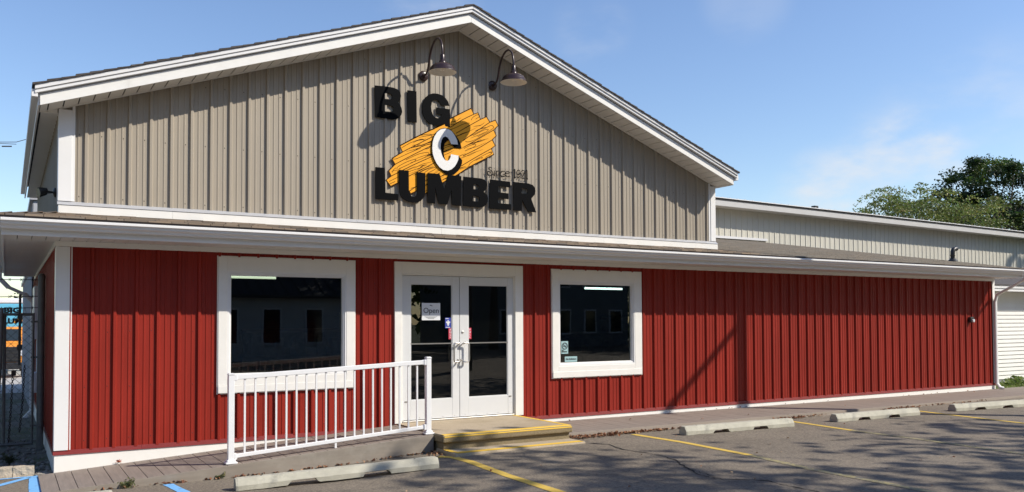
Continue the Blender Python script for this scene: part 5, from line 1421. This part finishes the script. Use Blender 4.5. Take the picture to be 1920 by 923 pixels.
# leaf litter along the foot of the boardwalk
mb = MB(); rg = random.Random(3)
def litter(x0, x1, y, wdt, n_, pile=0.02):
    for i in range(n_):
        x = rg.uniform(x0, x1); yy_ = y-abs(rg.gauss(0, wdt))
        b = rg.choice(((0.30, 0.115, 0.045), (0.22, 0.085, 0.04), (0.36, 0.19, 0.09), (0.16, 0.065, 0.035), (0.42, 0.25, 0.14)))
        leaf_quad(mb, (x, yy_, lot_z(x)+0.008+rg.random()*pile), rg.uniform(0.025, 0.065), (rg.gauss(0, .5), rg.gauss(0, .5), 1), rg.uniform(0, 6.28), b, rg.uniform(0.05, 0.4))
litter(-0.24, 0.55, -1.24, 0.075, 230, 0.03); litter(0.4, 1.5, -1.235, 0.035, 150); litter(1.4, 2.0, -1.23, 0.03, 25); litter(3.6, 4.3, -1.235, 0.05, 70); litter(4.2, 4.9, -1.235, 0.03, 30)
litter(6.3, 7.2, -1.24, 0.07, 80); litter(7.2, 9.5, -1.235, 0.05, 60); litter(-6.0, -2.2, -1.195, 0.02, 120, 0.008); litter(-2.4, -2.0, -1.3, 0.09, 50, 0.01)
for i in range(55):
    x = rg.uniform(-4, 9); y = rg.uniform(-6, -1.5)
    leaf_quad(mb, (x, y, lot_z(x)+0.009), rg.uniform(0.02, 0.05), (rg.gauss(0, .3), rg.gauss(0, .3), 1), rg.uniform(0, 6.28), rg.choice(((0.30, 0.13, 0.06), (0.40, 0.27, 0.16))), 0.3)
for i in range(26):
    x = rg.uniform(0.4, 11.5); y = rg.uniform(-0.14, -0.04) if rg.random() < 0.8 else rg.uniform(-1.1, -0.1)
    leaf_quad(mb, (x, y, wz(x)+0.010), rg.uniform(0.03, 0.06), (rg.gauss(0, .3), rg.gauss(0, .3), 1), rg.uniform(0, 6.28), (0.27, 0.12, 0.06), 0.35)
stuff(mb.build('fallen_leaves', M['dead_leaf'], recalc=False), 'dry brown leaves drifted along the foot of the boardwalk and ramp', 'fallen leaves')
mb = MB()
ringm = []
for k in range(16):
    a = 2*math.pi*k/16; r = (0.036 if k % 2 else 0.018)*(1+0.35*math.sin(k*2.3))
    ringm.append((-5.58+r*math.cos(a), -0.055+0.012*math.sin(3*a), rz(-5.58)+0.035+r*math.sin(a)*0.75))
mb.add(ringm+[(-5.58, -0.07, rz(-5.58)+0.035)], [(k, (k+1) % 16, 16) for k in range(16)], (0.36, 0.09, 0.045))
mb.tube([(-5.58, -0.06, rz(-5.58)+0.03), (-5.55, -0.075, rz(-5.58)+0.004)], 0.002, 4, (0.2, 0.06, 0.03))
tag(mb.build('maple_leaf', M['dead_leaf'], recalc=False), 'single red brown maple leaf against the white skirt at the ramp', 'leaf')

def weed(x, y, z, h, n_, seed, lab, cat='weed', cols=((0.12, 0.15, 0.05), (0.20, 0.19, 0.07), (0.08, 0.11, 0.04)), name='weed'):
    rg = random.Random(seed)
    t = thing(name, lab, cat, (x, y, z))
    mb = MB(); ml = MB()
    for i in range(n_):
        a = rg.uniform(0, 6.28); l = h*rg.uniform(0.5, 1.1); o_ = rg.uniform(0.3, 1.0)
        p0 = Vector((x+rg.gauss(0, .02), y+rg.gauss(0, .012), z)); p2 = p0+Vector((math.cos(a)*l*o_, math.sin(a)*l*o_*0.4, l*rg.uniform(0.4, 0.9)))
        p1 = (p0+p2)/2+Vector((0, 0, l*0.2))
        mb.tube([p0, p1, p2], [0.0025, 0.002, 0.001], 4, rg.choice(cols))
        for k in range(7):
            t_ = 0.25+0.75*k/6
            q = p0.lerp(p1, min(1, t_*2)) if t_ < 0.5 else p1.lerp(p2, t_*2-1)
            leaf_quad(ml, q+Vector((rg.gauss(0, .008), rg.gauss(0, .008), rg.gauss(0, .008))), rg.uniform(0.015, 0.035), (rg.gauss(0, 1), rg.gauss(0, 1), 0.8), rg.uniform(0, 6.28), rg.choice(cols))
    mb.build('stem', M['leaf'], t); ml.build('foliage', M['leaf'], t, recalc=False)
weed(-5.62, -1.215, -0.262, 0.12, 16, 1, 'dry green weed at the foot of the ramp near its low end')
weed(-4.72, -1.20, -0.262, 0.07, 7, 2, 'tiny green weed at the ramp foot below the lower railing post')
# grass below the white annex
mb = MB(); rg = random.Random(9)
for i in range(2600):
    x = rg.uniform(12.15, 18); y = rg.uniform(0.03, 0.97)
    h = rg.uniform(0.04, 0.10); a = rg.uniform(0, 6.28); w_ = rg.uniform(0.003, 0.008)
    u = Vector((math.cos(a), math.sin(a), 0)); ln = Vector((rg.gauss(0, .4), rg.gauss(0, .4), 1)).normalized()*h
    p0 = Vector((x, y, -0.150))
    mb.add([p0-u*w_, p0+u*w_, p0+ln*0.6+u*w_*0.8, p0+ln+Vector((ln.x, ln.y, -0.02))*0.5, p0+ln*0.6-u*w_*0.8], [(0, 1, 2, 3, 4)], rg.choice(((0.16, 0.25, 0.045), (0.22, 0.32, 0.06), (0.28, 0.31, 0.10))))
stuff(mb.build('grass', M['leaf'], recalc=False), 'short bright green grass below the white siding', 'grass')
t = thing('broadleaf_weed', 'bright yellow green leafy weed beside the downspout foot', 'weed', (13.55, 0.35, -0.15))
mb = MB(); rg = random.Random(21)
for i in range(110):
    a = rg.uniform(0, 6.28); r = rg.uniform(0.02, 0.30)
    leaf_quad(mb, (13.55+math.cos(a)*r*1.6, 0.35+math.sin(a)*r*0.6, -0.13+rg.uniform(0.02, 0.19)*(1.2-r*2)), rg.uniform(0.08, 0.15), (rg.gauss(0, .6), rg.gauss(-.3, .6), 0.8), rg.uniform(0, 6.28), rg.choice(((0.15, 0.23, 0.04), (0.11, 0.18, 0.035), (0.21, 0.26, 0.07))))
mb.build('foliage', M['leaf'], t, recalc=False)
mb = MB()
for i in range(14):
    a = rg.uniform(0, 6.28); mb.tube([(13.55, 0.35, -0.15), (13.55+math.cos(a)*0.1, 0.35+math.sin(a)*0.06, -0.05), (13.55+math.cos(a)*0.25, 0.35+math.sin(a)*0.12, 0.0)], 0.004, 4, (0.15, 0.22, 0.05))
mb.build('stem', M['leaf'], t)
for i, (x, y, h) in enumerate(((-7.0, 1.4, .2), (-6.62, 1.1, .16), (-6.9, 0.75, .13))):
    weed(x, y, yard_z(y), h, 26, 40+i, ('dark green weed clump in the shade before the gate', 'dark green weed clump near the gate chain', 'low dark weed just behind the edging blocks')[i], cols=((0.035, 0.055, 0.02), (0.05, 0.07, 0.025), (0.07, 0.075, 0.03)))

# ================================================================== TRUCK
TX, TY, TZ = -6.95, 27.3, -0.69
tr = thing('box_truck', 'delivery truck with orange cab and light blue lettered box beyond the gate', 'truck', (TX, TY, TZ))
def tb(mb, x0, x1, y0, y1, z0, z1): mb.box(TX+x0, TX+x1, TY+y0, TY+y1, TZ+z0, TZ+z1)
mb = MB(); tb(mb, -1.2, 1.2, 2.4, 7.4, 0.95, 2.92); bx_ = mb.build('cargo_box', M['truck_blue'], tr, bevel=0.03)
mb = MB(); tb(mb, -1.215, 1.215, 2.37, 7.42, 2.925, 3.14); mb.build('roof_cap', M['truck_white'], bx_, bevel=0.05)
text_plate('lettering', 'BIG', 0.29, TX+0.47, TZ+2.64, TY+2.385, M['black'], bx_, bold=0.012, sx=1.35)
text_plate('lettering', 'LUMBER', 0.29, TX+0.78, TZ+2.20, TY+2.385, M['black'], bx_, bold=0.012, sx=1.2)
mb = MB()
for k in range(6):
    z_ = TZ+2.12+k*0.085; xo = TX+0.55+k*0.07+(k % 2)*0.05
    mb.hexa([(xo, TY+2.388, z_), (xo+0.62, TY+2.388, z_+0.16), (xo+0.62, TY+2.394, z_+0.16), (xo, TY+2.394, z_), (xo-0.03, TY+2.388, z_+0.075), (xo+0.59, TY+2.388, z_+0.235), (xo+0.59, TY+2.394, z_+0.235), (xo-0.03, TY+2.394, z_+0.075)])
mb.build('plank_emblem', M['orange'], bx_)
text_plate('emblem_letter', 'C', 0.24, TX+0.98, TZ+2.42, TY+2.380, M['paper'], bx_, bold=0.02)
# cab: hood, windscreen and roof in one body
mb = MB()
side = [(0.0, 0.55), (0.0, 1.22), (0.12, 1.30), (0.95, 1.36), (1.50, 1.92), (1.62, 1.97), (2.30, 1.97), (2.30, 0.45), (0.6, 0.45)]
n_ = len(side)
rings = []
for xo, e in ((-1.02, 0.06), (-0.92, 0.0), (0.92, 0.0), (1.02, 0.06)):
    rings.append([(TX+xo*(0.9 if z > 1.5 else 1), TY+y+e, TZ+z-(e if z > 1 else 0)) for y, z in side])
vs = [q for r in rings for q in r]; fs = []
for i in range(3):
    for j in range(n_): fs.append((i*n_+j, i*n_+(j+1) % n_, (i+1)*n_+(j+1) % n_, (i+1)*n_+j))
fs += [tuple(range(n_)), tuple(reversed(range(3*n_, 4*n_)))]
mb.add(vs, fs); mb.build('cab', M['truck_orange'], tr, bevel=0.03)
mb = MB(); mb.hexa([(TX-0.80, TY+0.985, TZ+1.42), (TX+0.80, TY+0.985, TZ+1.42), (TX+0.80, TY+1.02, TZ+1.42), (TX-0.80, TY+1.02, TZ+1.42), (TX-0.72, TY+1.42, TZ+1.88), (TX+0.72, TY+1.42, TZ+1.88), (TX+0.72, TY+1.46, TZ+1.88), (TX-0.72, TY+1.46, TZ+1.88)]); mb.build('windscreen', M['dark_glass'], tr)
mb = MB(); tb(mb, -0.72, 0.72, -0.05, -0.002, 0.62, 1.20)
g_ = mb.build('grille', M['grille'], tr, bevel=0.02)
mb = MB()
for k in range(4): tb(mb, -0.66, 0.66, -0.062, -0.051, 0.69+k*0.13, 0.735+k*0.13)
mb.build('grille_bar', M['tyre'], g_)
for s_ in (-1, 1):
    mb = MB(); mb.box(TX+s_*0.86-0.13, TX+s_*0.86+0.13, TY-0.045, TY-0.002, TZ+0.85, TZ+1.17); mb.build('headlight', M['headlight'], tr, bevel=0.02)
    mb = MB(); mb.box(TX+s_*1.22-0.09, TX+s_*1.22+0.09, TY+1.0, TY+1.08, TZ+1.35, TZ+1.70); mb.tube([(TX+s_*1.0, TY+1.06, TZ+1.45), (TX+s_*1.16, TY+1.04, TZ+1.48)], 0.02, 6); mb.build('wing_mirror', M['grille'], tr, bevel=0.02)
    for wy in (0.75, 5.6):
        mb = MB(); mb.lathe((TX+s_*0.9, TY+wy, TZ+0.42), [(0.24, -0.12), (0.38, -0.12), (0.42, -0.08), (0.42, 0.08), (0.38, 0.12), (0.24, 0.12)], 24, 'x'); w_ = mb.build('wheel', M['tyre'], tr, smooth=True)
        mb = MB(); mb.lathe((TX+s_*0.9, TY+wy, TZ+0.42), [(0.0, s_*0.07), (0.12, s_*0.09), (0.24, s_*0.10), (0.245, s_*0.02)], 20, 'x'); mb.build('rim', M['galv'], w_, smooth=True)
mb = MB(); tb(mb, -1.02, 1.02, -0.16, -0.051, 0.34, 0.60); mb.build('bumper', M['grille'], tr, bevel=0.03)
mb = MB(); tb(mb, -0.45, 0.45, 0.3, 7.3, 0.50, 0.90); mb.build('chassis', M['grille'], tr)

wl = MB(); wl.tube([(-9.5, 12, 5.42), (-8, 12, 5.44), (-6.53, 12, 5.60), (-6.30, 12, 5.70)], 0.008, 6); wl.tube([(-9.5, 12, 5.40), (-6.53, 12, 5.55)], 0.007, 6); wl.tube([(-6.82, 12, 5.47), (-6.62, 12, 5.49)], 0.016, 6)
tag(wl.build('overhead_wire', M['wire']), 'thin overhead wire against the sky beside the gable eave', 'wire')

# ================================================================== TREES
def tree(name, label, cat, base, H, crown_c, crown_r, n_clump, n_leaf, leaf, cols, seed, trunk_r=0.3, flat=0.5, droop=0.0, clump_r=0.9, group=None, shell=0.55, lean=(0, 0), extra=()):
    rg = random.Random(seed)
    bx_, by_, bz_ = base
    t = thing(name, label, cat, base, group)
    cc = Vector(crown_c); cr_ = Vector(crown_r)
    mb = MB(); ml = MB()
    fork = Vector((bx_+lean[0]*0.3, by_+lean[1]*0.3, bz_+(cc.z-cr_.z-bz_)*0.85+0.3))
    top = Vector((cc.x, cc.y, cc.z+cr_.z*0.35))
    P = smooth_path([tuple(Vector(base)), tuple(Vector(base).lerp(fork, 0.5)+Vector((rg.gauss(0, .1), rg.gauss(0, .1), 0))), tuple(fork), tuple(fork.lerp(top, 0.5)+Vector((rg.gauss(0, .3), rg.gauss(0, .3), 0))), tuple(top)], 4)
    mb.tube(P, [trunk_r*(1-0.85*i/(len(P)-1)) for i in range(len(P))], 9)
    tips = []
    for i in range(n_clump):
        while True:
            d = Vector((rg.gauss(0, 1), rg.gauss(0, 1), rg.gauss(0, 1))).normalized()
            if d.z > -0.75: break
        r = shell+(1-shell)*rg.random()**0.6
        r *= 1+0.28*noise.noise(d*1.7+Vector((seed, 0, 0)))
        q = cc+Vector((d.x*cr_.x, d.y*cr_.y, d.z*cr_.z))*r
        tips.append(q)
    tips += [Vector(e) for e in extra]
    for i, q in enumerate(tips):
        if i % 3 == 0:
            k_ = rg.uniform(0.1, 0.9); s0 = fork.lerp(top, k_)
            mid = s0.lerp(q, 0.55)+Vector((rg.gauss(0, .2), rg.gauss(0, .2), rg.uniform(0.0, 0.4)))
            pp = smooth_path([tuple(s0), tuple(mid), tuple(q)], 3)
            r0 = trunk_r*0.28*(1-k_*0.5)
            mb.tube(pp, [r0*(1-0.85*j/(len(pp)-1)) for j in range(len(pp))], 5)
    for i, q in enumerate(tips):
        col = rg.choice(cols); kk = rg.uniform(0.75, 1.3)
        cr1 = clump_r*rg.uniform(0.55, 1.25)
        nl = int(n_leaf*rg.uniform(0.6, 1.4))
        ang_ = math.atan2(q.y-cc.y, q.x-cc.x)
        for j in range(nl):
            e = Vector((rg.gauss(0, .5), rg.gauss(0, .5), rg.gauss(0, .5)*flat))
            e = Vector((e.x, e.y, e.z-droop*(e.x*e.x+e.y*e.y)))*cr1
            tn = tuple(c*kk*rg.uniform(0.8, 1.2) for c in col)
            leaf_quad(ml, q+e, leaf*rg.uniform(0.6, 1.3), (rg.gauss(0, .6), rg.gauss(0, .6), 0.7), rg.uniform(0, 6.28), tn, rg.uniform(-.2, .25))
    mb.build('trunk', M['bark'], t, smooth=True)
    ml.build('crown', M['leaf'], t, recalc=False)
    return t
G1 = ((0.19, 0.225, 0.055), (0.24, 0.26, 0.075), (0.14, 0.18, 0.045))
G2 = ((0.030, 0.055, 0.015), (0.048, 0.082, 0.018), (0.022, 0.042, 0.013), (0.085, 0.125, 0.026))
tree('locust_tree', 'pale green feathery tree beside the dark maple, over the warehouse roof', 'tree', (47.8, 26, -0.8), 10, (48.3, 25, 7.9), (8.0, 4.0, 2.9), 270, 95, 0.17, G1, 4, 0.22, 0.16, 0.6, 0.95, shell=0.25)
tree('maple_tree', 'tall dark green maple behind the warehouse, taller than the feathery tree', 'tree', (60.5, 26, -0.8), 14, (62.3, 28, 9.8), (6.4, 4.4, 5.4), 140, 250, 0.25, G2, 12, 0.45, 0.55, 0.1, 0.85, shell=0.35)
tree('distant_tree', 'small dark treetop in the distance above the truck', 'tree', (-5.6, 60, -0.9), 7, (-5.5, 60, 2.4), (0.75, 1.0, 1.35), 30, 50, 0.24, G2, 15, 0.2, 0.7, 0.0, 0.5)
# street trees out of frame whose shade falls on the lot and which show in the glass
tree('street_tree', 'broad street tree casting dappled shade over the stalls beside the boardwalk', 'tree', (13.5, -13.6, -0.2), 11, (13.0, -13.0, 8.0), (5.0, 3.6, 2.2), 60, 40, 0.30, G2, 22, 0.28, 0.5, 0.1, 1.0, shell=0.2)
tree('street_tree', 'street tree casting dappled shade near the steps and ramp', 'tree', (6.0, -13.6, -0.2), 11, (6.1, -13.2, 9.0), (4.2, 3.0, 2.0), 56, 40, 0.30, G2, 31, 0.28, 0.5, 0.1, 0.95, shell=0.2, extra=[(5.3, -9.0, 9.0), (5.9, -9.1, 8.9), (6.3, -9.5, 9.1), (5.7, -9.9, 9.3), (7.0, -10.3, 9.0), (4.9, -11.2, 9.2), (7.8, -10.8, 9.0)])
tree('street_tree', 'big dark tree across the street mirrored in the railed window', 'tree', (9.0, -27.5, -0.6), 12, (9.0, -27.5, 7.0), (3.4, 3.0, 4.6), 90, 60, 0.36, G2, 45, 0.3, 0.6, 0.1, 1.0)
tree('street_tree', 'dark tree across the street mirrored in the window with notices', 'tree', (16.5, -30, -0.6), 12, (16.5, -30, 8.2), (3.6, 3.0, 4.0), 90, 60, 0.36, G2, 47, 0.3, 0.6, 0.1, 1.0)
# ring of trees out of view, added to cut low sky fill on the facade
mb = MB(); rg = random.Random(77)
for i in range(44):
    a_ = math.radians(72+i*5.7+rg.uniform(-1.5, 1.5)); R_ = rg.uniform(40, 50)
    x = R_*math.sin(a_); y = -6+R_*math.cos(a_)
    H_ = rg.uniform(16, 24)
    mb.tube([(x, y, -1), (x+rg.gauss(0, .3), y, H_*0.7)], [0.3, 0.1], 6, (0.07, 0.055, 0.045))
    for k in range(32):
        d = Vector((rg.gauss(0, 1), rg.gauss(0, 1), rg.gauss(0, 1))).normalized()
        q = Vector((x, y, H_*0.56))+Vector((d.x*3.8, d.y*3.6, d.z*H_*0.42))*rg.uniform(0.5, 1)
        kk = rg.choice(G2)
        for j in range(34):
            leaf_quad(mb, q+Vector((rg.gauss(0, .8), rg.gauss(0, .8), rg.gauss(0, .6))), rg.uniform(0.5, 1.0), (rg.gauss(0, .7), rg.gauss(0, .7), .6), rg.uniform(0, 6.28), tuple(c*rg.uniform(.8, 1.2) for c in kk))
for i in range(300):
    a_ = math.radians(rg.uniform(70, 324)); R_ = rg.uniform(42, 52)
    q = Vector((R_*math.sin(a_), -6+R_*math.cos(a_), rg.uniform(-0.5, 5.5)))
    kk = rg.choice(G2)
    for j in range(30):
        leaf_quad(mb, q+Vector((rg.gauss(0, 1.3), rg.gauss(0, 1.3), rg.gauss(0, .8))), rg.uniform(0.5, 1.1), (rg.gauss(0, .7), rg.gauss(0, .7), .6), rg.uniform(0, 6.28), tuple(c*rg.uniform(.8, 1.2) for c in kk))
stuff(mb.build('sky_blocking_trees', M['leaf'], recalc=False), 'dark ring of trees out of view, added to block low sky light', 'woods')

# houses across the street
def house(x0, x1, y0, y1, h, ridge, lab, wm='house_wall'):
    t = thing('street_house', lab, 'house', ((x0+x1)/2, (y0+y1)/2, -0.6))
    mb = MB(); mb.box(x0, x1, y0, y1, -0.7, h)
    xm = (x0+x1)/2
    mb.loft([(x0, y1, h+.001), (x1, y1, h+.001), (xm, y1, ridge-.05)], [(x0, y0, h+.001), (x1, y0, h+.001), (xm, y0, ridge-.05)])
    wl_ = mb.build('wall', M[wm], t)
    mb = MB(); s_ = (ridge-h)/(xm-x0)
    for a, b in ((x0-0.4, xm), (x1+0.4, xm)):
        za = h-0.4*s_
        mb.hexa([(a, y1+0.4, za), (b, y1+0.4, ridge), (b, y0-0.4, ridge), (a, y0-0.4, za), (a, y1+0.4, za+0.12), (b, y1+0.4, ridge+0.12), (b, y0-0.4, ridge+0.12), (a, y0-0.4, za+0.12)])
    mb.build('roof', M['house_roof'], t)
    n_ = int((x1-x0)/1.9)
    for k in range(n_):
        xc = x0+(k+0.5)*(x1-x0)/n_
        for zc in ((1.4,) if h < 4 else (1.4, 4.2)):
            mb = MB(); mb.box(xc-0.5, xc+0.5, y1+0.001, y1+0.06, zc-0.75, zc+0.75); w_ = mb.build('window', M['truck_white'], t)
            mb = MB(); mb.box(xc-0.4, xc+0.4, y1+0.061, y1+0.07, zc-0.65, zc+0.65); mb.build('pane', M['dark_glass'], w_)
    return t
house(-4.5, 6.0, -36, -27, 5.6, 9.5, 'pale sided house behind the porch mirrored in the railed window')
house(17.5, 27.5, -42, -32, 5.4, 10.0, 'dark gabled house across the street mirrored in the window with notices', 'house_dark')

# single storey porch on the front of the first house
ph_ = thing('house_porch', 'low pale porch wing with a row of windows mirrored in the railed window', 'porch', (0.5, -25.5, -0.6))
mb = MB(); mb.box(-5.5, 5.6, -26.99, -24, -0.7, 2.5); mb.build('wall', M['house_wall'], ph_)
mb = MB(); mb.hexa([(-5.9, -26.98, 4.0), (5.9, -26.98, 4.0), (5.9, -23.5, 2.4), (-5.9, -23.5, 2.4), (-5.9, -26.98, 4.12), (5.9, -26.98, 4.12), (5.9, -23.5, 2.52), (-5.9, -23.5, 2.52)])
for k in range(24): mb.hexa([(-5.8+k*0.5, -26.98, 4.13), (-5.76+k*0.5, -26.98, 4.13), (-5.76+k*0.5, -23.5, 2.53), (-5.8+k*0.5, -23.5, 2.53), (-5.8+k*0.5, -26.98, 4.17), (-5.76+k*0.5, -26.98, 4.17), (-5.76+k*0.5, -23.5, 2.57), (-5.8+k*0.5, -23.5, 2.57)])
mb.build('roof', M['house_roof'], ph_)
for k in range(6):
    xc = -4.4+k*1.75
    mb = MB(); mb.box(xc-0.42, xc+0.42, -23.998, -23.94, 0.5, 2.0); w_ = mb.build('window', M['truck_white'], ph_)
    mb = MB(); mb.box(xc-0.34, xc+0.34, -23.939, -23.93, 0.58, 1.92); mb.build('pane', M['dark_glass'], w_)

# street light pole whose shadow crosses the red wall and boardwalk
sp_ = thing('street_light_pole', 'wooden street light pole whose shadow stands on the red wall', 'street light', (8.95, -4.28, -0.2))
mb = MB(); mb.tube([(8.95, -4.28, -0.3), (8.95, -4.28, 8.6)], [0.118, 0.095], 16); mb.build('pole', M['pole_wood'], sp_, smooth=True)
mb = MB(); mb.tube([(8.95, -4.28, 6.70), (8.80, -4.75, 6.72), (8.55, -5.30, 6.70)], 0.058, 10); mb.build('arm', M['galv'], sp_, smooth=True)
mb = MB(); mb.tube([(8.57, -5.24, 6.70), (8.50, -5.42, 6.68), (8.42, -5.6, 6.66)], [0.06, 0.085, 0.05], 12); mb.build('lamp_head', M['galv'], sp_, smooth=True)
